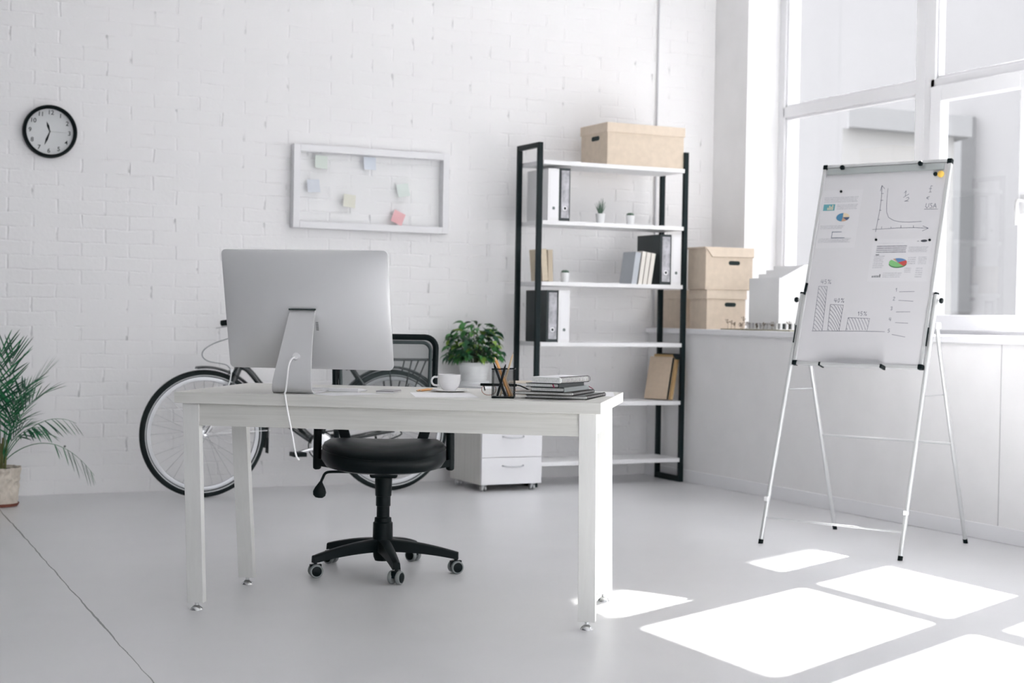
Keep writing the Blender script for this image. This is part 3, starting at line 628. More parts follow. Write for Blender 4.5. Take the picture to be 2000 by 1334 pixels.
for m_, cx, a in ((mg, FX, -9), (mr, RX, -3)):
    M = Matrix.Translation((cx+.366*cos(R(a)), 0, .35+.366*sin(R(a)))) @ Matrix.Rotation(R(-a)+R(-8), 4, 'Y'); MB().cbox((0, 0, -.015), (.005, .046, .085), M).build('mud_flap', RUBBER, m_)
HT, HB = (.20, 0, .73), (.148, 0, .60)
BBx = (.665, 0, .272); SC = (.80, 0, .80)
f = MB(); f.tube([HT, HB], .021, 14); f.tube(smooth_path([(.172, 0, .712), (.225, 0, .712), (.268, 0, .677), (.318, 0, .618), (.47, 0, .452), BBx], 5), .0175, 12)
f.tube([(.158, 0, .622), (.40, 0, .44), (.63, 0, .285)], .012, 10); f.tube([BBx, SC], .0155, 12)
for s in (-1, 1):
    f.tube([(SC[0], 0, SC[2]-.02), (SC[0]+.03, s*.02, SC[2]-.06), (RX, s*.05, .36)], .0085, 8); f.tube([BBx, (.80, s*.03, .30), (RX, s*.05, .35)], .0095, 8)
f.tube([(BBx[0], -.035, BBx[2]), (BBx[0], .035, BBx[2])], .021, 16)
f.build('frame', GLOSSB, bk, smooth=True)
k_ = MB()
for s in (-1, 1): k_.tube(smooth_path([(.145, s*.012, .598), (.140, s*.040, .585), (.085, s*.050, .48), (.03, s*.052, .40), (0, s*.05, .35)], 4), .0095, 8)
k_.tube([(.15, 0, .60), (.143, 0, .58)], .016, 10); k_.build('fork', CHROME, bk, smooth=True)
br_ = MB()
for s in (-1, 1): br_.tube([(.105, s*.048, .565), (.135, s*.036, .64), (.148, s*.020, .70)], .0055, 6)
br_.tube([(.148, -.024, .70), (.148, .024, .70)], .004, 6); br_.build('front_brake', CHROME, bk, smooth=True)
MB().tube([(.20, 0, .73), (.222, 0, .80), (.208, 0, .93)], .0125, 10).build('stem', CHROME, bk, smooth=True)
hb = MB(); hp = smooth_path([(.175, -.27, .955), (.24, -.22, .965), (.262, -.12, .955), (.215, 0, .93), (.262, .12, .955), (.24, .22, .965), (.175, .27, .955)], 6); hb.tube(hp, .0108, 10)
hb = hb.build('handlebar', CHROME, bk, smooth=True)
for s in (-1, 1):
    MB().tube([(.232, s*.228, .9635), (.168, s*.277, .953)], .0165, 12).build('grip', RUBBER, hb, smooth=True)
    MB().tube(smooth_path([(.238, s*.20, .955), (.185, s*.21, .938), (.135, s*.262, .925)], 4), .0042, 6).build('brake_lever', CHROME, hb, smooth=True)
MB().tube(smooth_path([(.26, .10, .90), (.20, .04, .888), (.127, .0, .870), (.055, 0, .845), (.005, 0, .815), (-.012, 0, .785), (.0, 0, .760), (.035, 0, .743), (.118, 0, .728), (.148, .01, .705)], 6), .0030, 6).build('brake_cable', mat('grey_cable', (.25, .27, .29), .4), bk, smooth=True)
MB().tube([SC, (.835, 0, .93)], .0125, 10).build('seat_post', CHROME, bk, smooth=True)
sd_ = MB()
prof = [(-.14, .018, .025), (-.08, .024, .03), (0, .045, .035), (.06, .085, .04), (.11, .105, .045), (.14, .09, .05)]
rr = []
for x, hw_, hh in prof:
    rr.append([sd_.b.verts.new((.845+x, hw_*cos(2*PI*k/12), .945+hh*sin(2*PI*k/12))) for k in range(12)])
for A, B in zip(rr, rr[1:]):
    for k in range(12): sd_._f([A[k], A[(k+1) % 12], B[(k+1) % 12], B[k]])
sd_._f(rr[0][::-1]); sd_._f(rr[-1]); sd_.build('saddle', LEATHER, bk, smooth=True)
# crank set
TB = Matrix.Translation((BBx[0], -.048, BBx[2])) @ Matrix.Rotation(PI/2, 4, 'X')
cr = MB(); cr.lathe([(0, -.004), (.060, -.004), (.066, 0), (.060, .004), (0, .004)], (0, 0, 0), 40, TB)
cr = cr.build('chain_guard_disc', mat('silver_disc', (.72, .73, .75), .25, .7), bk, smooth=True)
MB().tube([(BBx[0]+.078*cos(2*PI*k/40), -.046, BBx[2]+.078*sin(2*PI*k/40)) for k in range(40)], .0035, 6, closed=True).build('chain_ring', PLAST, cr, smooth=True)
for s, a in ((-1, 193), (1, 13)):
    e = (BBx[0]+.165*cos(R(a)), s*.075, BBx[2]+.165*sin(R(a)))
    MB().tube([(BBx[0], s*.062, BBx[2]), e], [.012, .009], 8).build('crank_arm', CHROME, cr, smooth=True)
    MB().box((e[0]-.038, min(e[1], e[1]+s*.085), e[2]-.012), (e[0]+.038, max(e[1], e[1]+s*.085), e[2]+.012)).build('pedal', RUBBER, cr, bevel=.003)
MB().tube(smooth_path([(BBx[0]+.01, -.046, BBx[2]+.078), (RX, -.046, .392), (RX+.04, -.046, .35), (RX, -.046, .308), (BBx[0]+.01, -.046, BBx[2]-.078)], 5), .0042, 6).build('chain', mat('dark_chain', (.03, .035, .035), .4, .6), bk, smooth=True)
rk = MB()
for s in (-1, 1):
    rk.tube([(RX-.10, s*.055, .758), (RX+.25, s*.055, .758)], .0062, 8)
    for x0, x1, z1 in ((-.04, .0, .36), (.10, .012, .36), (.19, .02, .36)): rk.tube([(RX+x0, s*.055, .755), (RX+x1, s*.052, z1)], .0048, 6)
for x in (-.10, .07, .25): rk.tube([(RX+x, -.055, .758), (RX+x, .055, .758)], .0055, 8)
rk.tube([(RX-.10, 0, .758), (SC[0]+.02, 0, .70)], .005, 6)
rk.build('rear_rack', GLOSSB, bk, smooth=True)
MB().tube([(.99, -.04, .32), (1.03, -.13, .007)], .007, 8).build('kickstand', PLAST, bk, smooth=True)
# ---------------------------------------------------------------- shelving unit: local origin at its front left foot
SX, SY = 4.125, 8.13
sh = thing('shelving_unit', 'open shelving unit with black steel ladder ends and white boards', 'shelf', (SX, SY, 0))
SW, SD = 1.053, .30
for i, x in enumerate((0, SW-.03)):
    f = MB(); b_ = .030
    f.box((x, 0, 0), (x+b_, .026, 2.06)); f.box((x, SD-.026, 0), (x+b_, SD, 2.06)); f.box((x, .026, 2.03), (x+b_, SD-.026, 2.06)); f.box((x, .026, 0.0), (x+b_, SD-.026, .035)); 
    if i: f.box((x, .026, .765), (x+b_, SD-.026, .80))
    f.build('ladder_end', BLACK, sh, bevel=.002)
LV = (.150, .508, .868, 1.231, 1.596, 1.955)
for z in LV: MB().box((.031, -.002, z-.025), (SW-.031, SD-.004, z)).build('shelf_board', SHELFW, sh, bevel=.0015)
CLOUD = mat('grey_cloudy_label', (.42, .42, .45), .5, noise=.35, nscale=26)
BINK = mat('black_binder_board', (.012, .022, .025), .45); BINW = mat('white_binder_board', (.78, .78, .79), .45)
def binder(x, z, w, h, col_, label, d=.28, y0=.012, lab=True):
    m = BINK if col_ == 'black' else BINW
    t = thing('ring_binder', label, 'binder', (SX+x, SY+y0, z), 0, 'ring binders on the shelving unit')
    c = MB(); c.box((0, .001, 0), (.003, d, h)); c.box((w-.003, .001, 0), (w, d, h)); c.box((0, 0, 0), (w, .003, h)); c.build('cover', m, t, bevel=.001)
    MB().box((.006, .006, .004), (w-.006, d-.012, h-.008)).build('pages', PAGES, t)
    if lab: MB().box((w*.19, -.0012, h*.06), (w*.90, 0, h*.955)).build('spine_label', CLOUD if col_ == 'black' else PAPER, t)
    T = Matrix.Translation((w*.52, -.0012, h*.24)) @ Matrix.Rotation(PI/2, 4, 'X')
    if col_ == 'black': MB().lathe([(.0085, 0), (.0145, 0), (.0145, .0025), (.0125, .0035), (.0085, .0025)], (0, 0, 0), 24, T, cap=False).build('finger_ring', PVC, t, smooth=True)
    MB().lathe([(0, 0), (.0095, 0), (.0095, .0008), (0, .0008)], (0, 0, 0), 20, T).build('finger_hole', DARKHOLE if col_ == 'black' else mat('grey_hole', (.10, .13, .13), .6), t)
binder(.072, LV[4], .074, .312, 'white', 'white ring binder beside the black one on the top but one shelf')
binder(.148, LV[4], .074, .318, 'black', 'black ring binder on the same shelf as the two small potted plants')
binder(.862, LV[3], .080, .312, 'black', 'black ring binder with the grey and cream books leaning on it')
binder(.944, LV[3], .068, .312, 'white', 'white ring binder at the right end beside the steel post')
binder(.076, LV[2], .076, .312, 'black', 'black ring binder on the shelf with only two binders')
binder(.156, LV[2], .076, .312, 'white', 'white ring binder right of the black one on the shelf with only two binders')
def sbook(name, label, x, z, w, h, m, d=.15, lean=0, y0=.015, group='books on the shelving unit', pages=PAGES, rz=0):
    t = thing(name, label, 'book', (SX+x, SY+y0, z), 0, group, rot=(0, lean, rz))
    MB().box((.003, .003, .003), (w-.003, d-.003, h-.004)).build('pages', pages, t)
    c = MB(); c.box((0, 0, 0), (.0028, d, h)); c.box((w-.0028, 0, 0), (w, d, h)); c.box((0, 0, 0), (w, .003, h)); c.build('cover', m, t, bevel=.001)
BEI = mat('beige_book_cloth', (.60, .52, .40), .7, noise=.06, nscale=60); BEI2 = mat('tan_book_cloth', (.50, .43, .33), .7); CRM = mat('cream_book', (.74, .71, .66), .7); GRYB = mat('grey_blue_book', (.46, .49, .53), .6)
sbook('standing_book', 'beige cloth book leaning left between the steel posts at the left end of a shelf', .046, LV[3]+.003, .040, .19, BEI, lean=R(-5))
sbook('standing_book', 'tan book behind the beige leaning one near the left front post', .092, LV[3]+.001, .034, .19, BEI2, lean=R(-2), y0=.03)
sbook('standing_book', 'grey blue book leaning right at the left of the cream books', .660, LV[3]+.001, .040, .20, GRYB, lean=R(8))
sbook('standing_book', 'first cream book leaning right beside the grey blue book', .708, LV[3]+.001, .030, .205, CRM, lean=R(8))
sbook('standing_book', 'second cream book leaning right beside the black binder', .741, LV[3]+.001, .030, .200, CRM, lean=R(8))
sbook('standing_book', 'third cream book leaning right against the black binder', .774, LV[3]+.001, .030, .196, CRM, lean=R(8.5))
KR = mat('kraft_cover', (.58, .47, .36), .75, noise=.05, nscale=40); KR2 = mat('ochre_cover', (.62, .42, .20), .7)
# two kraft books leaning against the right end, turned towards the window
for nm, lab, x0, y0, w_, h_, th_, m, lean, pg in (
    ('kraft_book', 'wide kraft covered book with black page edges leaning on the lower shelf', 4.996, 8.322, .172, .272, .026, KR, R(-13), PLAST),
    ('kraft_book', 'ochre edged book leaning on the right end just behind the wide kraft book', 5.028, 8.334, .178, .288, .026, KR2, R(-14), KR2)):
    t = thing(nm, lab, 'book', (x0, y0, LV[1]+.0075), 0, 'kraft books leaning on the shelving unit', rot=(lean, 0, R(-67)))
    MB().box((.002, .003, .002), (w_-.001, th_-.003, h_-.002)).build('pages', pg, t)
    c = MB(); c.box((0, 0, 0), (w_, .003, h_)); c.box((0, th_-.003, 0), (w_, th_, h_)); c.box((0, 0, 0), (.003, th_, h_)); c.build('cover', m, t, bevel=.001)
SUCC = mat('dusty_green_succulent', (.10, .16, .12), .55, noise=.3, nscale=80)
def minipot(x, z, label, kind, y=.05, s=1.0):
    t = thing('potted_succulent', label, 'potted plant', (SX+x, SY+y, z), 0, 'mini potted plants on the shelving unit')
    MB().lathe([(.021*s, 0), (.023*s, .004), (.029*s, .055*s), (.0305*s, .058*s), (.0265*s, .058*s), (.025*s, .048*s), (0, .046*s)], (0, 0, 0), 28).build('pot', POTM, t, smooth=True)
    MB().lathe([(0, .002), (.0245*s, 0)], (0, 0, .050*s), 16, cap=False).build('soil', SOIL, t)
    b = MB(); rnd = random.Random(int(x*1000))
    if kind == 'aloe':
        for k in range(17):
            a = 2.4*k; L = .05+.045*rnd.random()*(1.2 if k > 8 else .8); o = .03*(1-k/20); p = []
            for i in range(5):
                tt = i/4; p.append(((.004+o*tt*1.1)*cos(a), (.004+o*tt*1.1)*sin(a), .05+L*tt))
            b.tube(smooth_path(p, 2), [.0034*(1-i/9)+.0004 for i in range(9)], 5)
    else:
        for k in range(16):
            a = 2.4*k; r_ = .004+.016*math.sqrt(k/16); b.lathe([(.001, -.006), (.006, -.002), (.007, .004), (.004, .009), (.0005, .011)], (r_*cos(a), r_*sin(a), .056+.008*(1-k/16)), 7)
    b.build('foliage', SUCC, t, smooth=True)
minipot(.453, LV[4], 'tiny white pot with a spiky aloe on the upper part of the shelving unit', 'aloe')
minipot(.665, LV[4], 'tiny white pot with a low dark succulent right of the spiky aloe', 'low', s=.98)
minipot(.217, LV[3], 'tiny white pot with a round succulent alone in the middle of a shelf', 'low', s=.98)
# ---------------------------------------------------------------- storage boxes
def carton(label, loc, w, d, h, lidh=.055, rz=0, group='cardboard storage boxes', hole_front=True, hole_side=False, flap=False, o=.006):
    t = thing('storage_box', label, 'box', loc, rz, group)
    MB().box((o, o, 0), (w-o, d-o, h-.006)).build('body', CARD, t, bevel=.002)
    l = MB()
    if not flap: l.box((0, 0, h-lidh), (w, d, h))
    else:
        l.box((.0, .004, h-.012), (w, d, h)); l.prism([(0.004, h-.004), (.05, h-lidh), (w-.004, h-lidh+.004), (w-.004, h-.004)], 0, .004, Matrix(((1, 0, 0, 0), (0, 0, 1, 0), (0, 1, 0, 0), (0, 0, 0, 1))))
        l.box((w-.008, 0, h-lidh+.002), (w, d, h))
    l.build('lid', CARD2, t, bevel=.002)
    def slot(cx, cz, L, H, side):
        pts = [(cx+sx_*(L/2-H/2)+H/2*cos(a), cz+H/2*sin(a)) for sx_, a0 in ((1, -90), (-1, 90)) for a in [R(a0+180*k/8) for k in range(9)]]
        M = Matrix(((1, 0, 0, 0), (0, 0, 1, o-.0012), (0, 1, 0, 0), (0, 0, 0, 1))) if not side else Matrix(((0, 0, 1, o-.0012), (1, 0, 0, 0), (0, 1, 0, 0), (0, 0, 0, 1)))
        return MB().prism(pts, 0, .0018, M)
    if hole_front: slot(w*.60, h-lidh-.034, .084, .026, False).build('hand_hole', DARKHOLE, t)
    if hole_side: slot(d*.45, h-lidh-.030, .10, .028, True).build('hand_hole', DARKHOLE, t)
carton('large cardboard storage box with a lid on top of the shelving unit', (SX+.470, SY+.012, 1.956), .560, .345, .256, .058, hole_front=False, hole_side=True)
SZ = .960
carton('lower cardboard storage box on the window sill, with another box stacked on it', (5.232, 7.985, SZ), .300, .205, .245, .057, rz=0)
carton('upper cardboard storage box with a cut front flap on top of the sill stack', (5.212, 7.975, SZ+.2455), .362, .215, .264, .062, flap=True)
carton('cardboard storage box behind the stack on the sill, half hidden by the shelving unit post', (5.262, 8.335, SZ), .300, .26, .245, .057, hole_front=False)
# ---------------------------------------------------------------- architectural model on the sill
am = thing('architectural_model', 'white architectural model of a house with tiny trees on the sill', 'model', (5.215, 7.10, SZ))
MB().box((0.0, 0, 0), (.50, .70, .006)).build('base_board', mat('olive_base', (.24, .23, .15), .9, noise=.35, nscale=70), am)
hx, hy, hz = .09, .235, .055
MDL = mat('white_model_card', (.84, .84, .85), .6)
b = MB(); ys, ye = hy, hy+.30; P = []
sec = [(hx, .045), (.43, .045), (.43, .400), (.28, .400), (.255, .375), (.28-.05, .375), (.205, .350), (.18, .350), (.155, .325), (.13, .325), (.105, .298), (hx, .298), (hx, .270)]
sec = [(hx, .045), (.43, .045), (.43, .388), (.265, .388), (.265, .362), (.210, .362), (.210, .336), (.155, .336), (.155, .310), (hx, .310), (hx, .045)][:-1]
Mx = Matrix(((1, 0, 0, 0), (0, 0, 1, 0), (0, 1, 0, 0), (0, 0, 0, 1)))
hb_ = b.prism(sec, ys, ye, Mx).build('house', MDL, am)
g_ = MB().prism([(hx-.004, .045), (.434, .045), (.434, .392), (.270, .392), (.10, .308), (hx-.004, .300)], ys-.006, ys, Mx).build('gable_wall', MDL, am)
p_ = MB(); p_.box((hx-.02, ys-.03, .006), (.46, ye+.02, .010))
for k in range(9):
    y = ys+.005+k*(ye-ys-.02)/8; p_.box((hx-.010, y, .010), (hx+.004, y+.014, .047))
for k in range(8):
    x = hx+.005+k*.042; p_.box((x, ys-.014, .010), (x+.014, ys, .047))
p_.box((hx-.012, ys-.016, .043), (.44, ye, .050)); p_.build('colonnade', MDL, am)
MB().box((hx+.03, ys+.03, .008), (.41, ye-.02, .045)).build('dark_core', mat('dark_model_glass', (.03, .05, .05), .3), am)
rnd = random.Random(5); tree_m = mat('dried_moss', (.22, .17, .13), .9, noise=.4, nscale=200)
for k, (x, y) in enumerate(((.05, .66), (.035, .60), (.07, .565), (.03, .53), (.045, .69), (.10, .62), (.03, .47), (.04, .38), (.03, .30), (.035, .22), (.05, .08), (.14, .05), (.24, .04))):
    s = .030+.035*rnd.random()*(1.6 if k in (2, 5) else .7); tr = MB(); tr.tube([(x, y, .006), (x+.003, y, s)], [.0014, .0008], 5)
    for j in range(9):
        a = rnd.random()*6.28; r_ = .012*rnd.random()+.002; zz = s+(rnd.random()-.5)*.022; tr.tube([(x+.002, y, s-.012), (x+r_*cos(a), y+r_*sin(a), zz)], .0006, 4); tr.lathe([(.0005, -.003), (.0035, 0), (.0005, .003)], (x+r_*cos(a), y+r_*sin(a), zz), 6)
    tr.build('model_tree', tree_m, am)
# ---------------------------------------------------------------- drawer pedestal and its plant
CX, CY = 3.722, 8.0
cb = thing('drawer_cabinet', 'white drawer pedestal on castors under the potted ficus', 'cabinet', (CX, CY, 0))
CBW = wood_mat('pale_wood_grain_side', (.70, .69, .66), (.63, .62, .59), 2); CF = mat('white_drawer_front', (.78, .78, .80), .4)
MB().box((0, .018, .040), (.391, .45, .585)).build('carcass', CBW, cb, bevel=.001)
MB().box((-.004, -.002, .585), (.395, .456, .607)).build('top_board', CF, cb, bevel=.001)
zs = (.040, .198, .372, .478, .583)
for i, (a, b2) in enumerate(zip(zs, zs[1:])):
    dr = MB().box((.001, 0, a+.002), (.390, .017, b2-.001)).build('drawer', CF, cb, bevel=.001)
    if b2-a > .09:
        h = MB(); cx_, cz_ = .200, a+(b2-a)*(.70 if i < 2 else .6); h.tube(smooth_path([(cx_-.066, .0, cz_), (cx_-.062, -.018, cz_-.002), (cx_-.03, -.024, cz_-.006), (cx_+.03, -.024, cz_-.006), (cx_+.062, -.018, cz_-.002), (cx_+.066, 0, cz_)], 4), .0035, 6)
        h.build('handle', mat('grey_metal_handle', (.40, .41, .43), .35, .8), dr, smooth=True)
for x in (.035, .35):
    for y in (.045, .40):
        q = MB(); q.box((x-.016, y-.016, .036), (x+.016, y+.016, .041)); q.tube([(x, y, .04), (x, y, .02)], .005, 8)
        q = q.build('caster', ALU, cb)
        w_ = MB()
        for s in (-1, 1): w_.lathe([(0, -.006), (.015, -.006), (.0175, -.003), (.0175, .003), (.015, .006), (0, .006)], (0, 0, 0), 18, Matrix.Translation((x+s*.010, y+.004, .0175)) @ Matrix.Rotation(PI/2, 4, 'Y'))
        w_.build('wheel', ALU, q, smooth=True)
FIC = [mat('ficus_green', (.040, .17, .040), .38, noise=.35, nscale=18), mat('ficus_pale_green', (.24, .38, .075), .4, noise=.2, nscale=20), mat('ficus_dark_green', (.012, .075, .032), .36)]
fp = thing('potted_ficus', 'bushy green ficus in a white ribbed pot on the drawer pedestal', 'potted plant', (3.845, 8.395, .607))
MB().lathe([(.062, 0), (.088, .0), (.094, .012), (.094, .018), (.080, .019), (.072, .014)][::1], (0, 0, 0), 40).build('saucer', POTM, fp, smooth=True)
MB().lathe([(.070, .012), (.074, .018), (.0755, .03), (.079, .032), (.0795, .05), (.082, .052), (.0825, .070), (.085, .072), (.0895, .110), (.096, .112), (.0975, .130), (.092, .131), (.088, .115), (0, .112)], (0, 0, 0), 48).build('pot', POTM, fp, smooth=True)
MB().lathe([(0, .004), (.088, 0)], (0, 0, .117), 24, cap=False).build('soil', SOIL, fp)
rnd = random.Random(21); stm = MB(); lv = MB(); tips = []
for k in range(9):
    a = 2.4*k; h = .14+.12*rnd.random(); sp_ = .025+.085*rnd.random(); p = [(.012*cos(a), .012*sin(a), .11), (.03*cos(a), .03*sin(a), .11+h*.4), ((.02+sp_)*cos(a), (.02+sp_)*sin(a), .11+h)]
    sp = smooth_path(p, 6); stm.tube(sp, [.0042*(1-.6*i/(len(sp)-1)) for i in range(len(sp))], 6)
    tips += [sp[i] for i in range(6, len(sp))]
stm.build('stems', mat('ficus_stem', (.05, .065, .035), .7), fp, smooth=True)
def leaf(b, base, az, droop, L, W, twist=0):
    """a folded, pointed leaf that arches from base outwards in direction az"""
    n = 6; d = Vector((cos(az), sin(az), 0)); side = Vector((-sin(az), cos(az), 0)); p = Vector(base); prev = None; el = droop[0]
    rows = []
    for i in range(n+1):
        t = i/n; w_ = W*(sin(PI*min(1, t*1.06))**.8)*(1-.45*t)*1.25 if 0 < t < 1 else .0004
        u_ = d*cos(el)+Vector((0, 0, sin(el))); nn = side.cross(u_)*-1
        s2 = side*cos(twist)+nn*sin(twist)
        rows.append([b.b.verts.new(p+s2*w_/2+nn*w_*.14), b.b.verts.new(p), b.b.verts.new(p-s2*w_/2+nn*w_*.14)])
        p = p+u_*(L/n); el += (droop[1]-droop[0])/n
    for A, B in zip(rows, rows[1:]): b._f([A[0], A[1], B[1], B[0]]); b._f([A[1], A[2], B[2], B[1]])
for k in range(300):
    # leaves hang off an umbrella shaped crown
    a = rnd.random()*2*PI; q = math.sqrt(rnd.random()); r_ = .165*q; top = .41-.12*q*q
    z = top-.02-rnd.random()**1.15*(.25-.04*q); base = (r_*cos(a)*.95, r_*sin(a)*.85, max(.165, z))
    lv.mi = 1 if rnd.random() < .20 else (2 if rnd.random() < .45 else 0)
    leaf(lv, base, a+rnd.gauss(0, .9), (rnd.uniform(-.5, .5), rnd.uniform(-1.7, -.6)), rnd.uniform(.052, .086), rnd.uniform(.026, .040), rnd.uniform(-.6, .6))
lv.build('foliage', FIC, fp, smooth=True)
# ---------------------------------------------------------------- palm in a paper wrapped pot
pp = thing('potted_palm', 'green parlour palm in a crinkled paper wrapped pot by the brick wall', 'potted plant', (1.092, 8.235, 0))
TERRA = mat('terracotta', (.22, .075, .05), .7)
MB().lathe([(.070, 0), (.090, 0), (.098, .012), (.098, .016), (.094, .016), (.090, .010), (0, .008)], (0, 0, 0), 36).build('saucer', TERRA, pp, smooth=True)
b = MB(); rnd = random.Random(3); rings = []
from mathutils import noise as mnoise
for i in range(23):
    z = .012+.188*i/22; ring = []
    for k in range(72):
        a = 2*PI*k/72; r0 = .088+.012*(i/22); v = Vector((cos(a)*3.2, sin(a)*3.2, z*26))
        r0 += .013*(.45-abs(mnoise.noise(v*1.2))*2) + .006*(.3-abs(mnoise.noise(v*2.7+Vector((5, 1, 2))))); 
        if i > 19: r0 += .004
        ring.append(b.b.verts.new((r0*cos(a), r0*sin(a), z+.004*mnoise.noise(Vector((cos(a)*4, sin(a)*4, 9)))*(i/22))))
    rings.append(ring)
for A, B in zip(rings, rings[1:]):
    for k in range(72): b._f([A[k], A[(k+1) % 72], B[(k+1) % 72], B[k]])
b._f([v for v in rings[0]][::-1]); wrap = b.build('paper_wrap', mat('crinkled_paper', (.66, .60, .52), .75, noise=.10, nscale=25), pp, smooth=True)
MB().lathe([(0, .004), (.093, 0)], (0, 0, .185), 24, cap=False).build('soil', SOIL, pp)
PAL = [mat('palm_green', (.010, .150, .050), .42, noise=.3, nscale=12), mat('palm_dark', (.004, .075, .032), .42)]
STEMM = mat('palm_stem', (.16, .17, .06), .6)
sb_ = MB(); rnd = random.Random(12)
for k in range(11):
    a = 2.4*k; r_ = .012+.028*rnd.random(); sb_.tube([(r_*cos(a), r_*sin(a), .18), (r_*1.3*cos(a), r_*1.3*sin(a), .30+.06*rnd.random())], [.007, .004], 6)
sb_.build('canes', STEMM, pp, smooth=True)
def frond(az, h, reach, droop, nl=15, Lf=.15, base=(0, 0, .24), bend=1.0, wl=.011, z0frac=.42):
    d = Vector((cos(az), sin(az), 0)); P = []
    for i in range(13):
        t = i/12; P.append(Vector(base)+d*(reach*(t**1.25))+Vector((0, 0, h*(1.55*t-.55*t*t)-droop*t**3.2)))
    P = smooth_path(P, 2); n = len(P); b = MB(); b.mi = 0; b.tube(P, [.0028*(1-.75*i/(n-1)) for i in range(n)], 5)
    for k in range(nl):
        t = z0frac+(1-z0frac)*k/(nl-1); i = min(n-2, int(t*(n-1))); p = P[i]; tg = (P[i+1]-P[i]).normalized()
        sd_ = tg.cross(Vector((0, 0, 1)));
        sd_ = sd_.normalized() if sd_.length > .05 else Vector((-sin(az), cos(az), 0))
        un = sd_.cross(tg).normalized()
        L = Lf*(.60+.6*sin(PI*(k+.8)/(nl+.6)))*rnd.uniform(.85, 1.1)
        for s in (-1, 1):
            b.mi = rnd.randint(0, 1); ang = R(52-26*k/(nl-1)+rnd.uniform(-6, 6)); dirv = tg*cos(ang)+sd_*s*sin(ang)+un*.12+Vector((0, 0, -min(1.0, droop*7) if droop > .05 else 0)); rows = []; q = Vector(p); m = 6
            for j in range(m+1):
                tt = j/m; w_ = wl*(sin(PI*(tt*.86+.10)))**.7*(1-.3*tt) if tt < 1 else .0004
                wv = dirv.cross(un); wv = wv.normalized() if wv.length > .01 else tg
                rows.append((b.b.verts.new(q+wv*w_/2), b.b.verts.new(q-un*w_*.12), b.b.verts.new(q-wv*w_/2)))
                q = q+dirv.normalized()*(L/m); dirv = dirv+Vector((0, 0, -.025-.07*droop/.2))*bend
            for A, B in zip(rows, rows[1:]): b._f([A[0], A[1], B[1], B[0]]); b._f([A[1], A[2], B[2], B[1]])
    return b.build('frond', PAL, pp, smooth=True)
for az, h, rch, dr, nl, Lf in ((R(-10), .46, .20, .0, 10, .19), (R(38), .56, .07, .0, 10, .17), (R(-38), .40, .24, .03, 10, .16), (R(-4), .32, .36, .12, 9, .12), (R(-22), .21, .46, .27, 7, .12),
     (R(80), .58, .05, .0, 11, .17), (R(130), .52, .20, .03, 11, .18), (R(185), .50, .26, .06, 11, .18), (R(215), .40, .34, .10, 10, .16), (R(250), .46, .24, .05, 10, .17), (R(295), .42, .20, .02, 10, .16), (R(322), .26, .24, .08, 9, .13), (R(160), .30, .40, .16, 9, .14), (R(-62), .27, .16, .04, 8, .12), (R(10), .38, .12, .0, 9, .14), (R(55), .34, .14, .03, 9, .13), (R(-25), .30, .10, .0, 9, .13), (R(15), .20, .12, .02, 8, .11)):
    frond(az, h, rch, dr, nl, Lf, base=(.02*cos(az), .02*sin(az), .22), z0frac=.66 if dr > .2 else .42, wl=.0105)
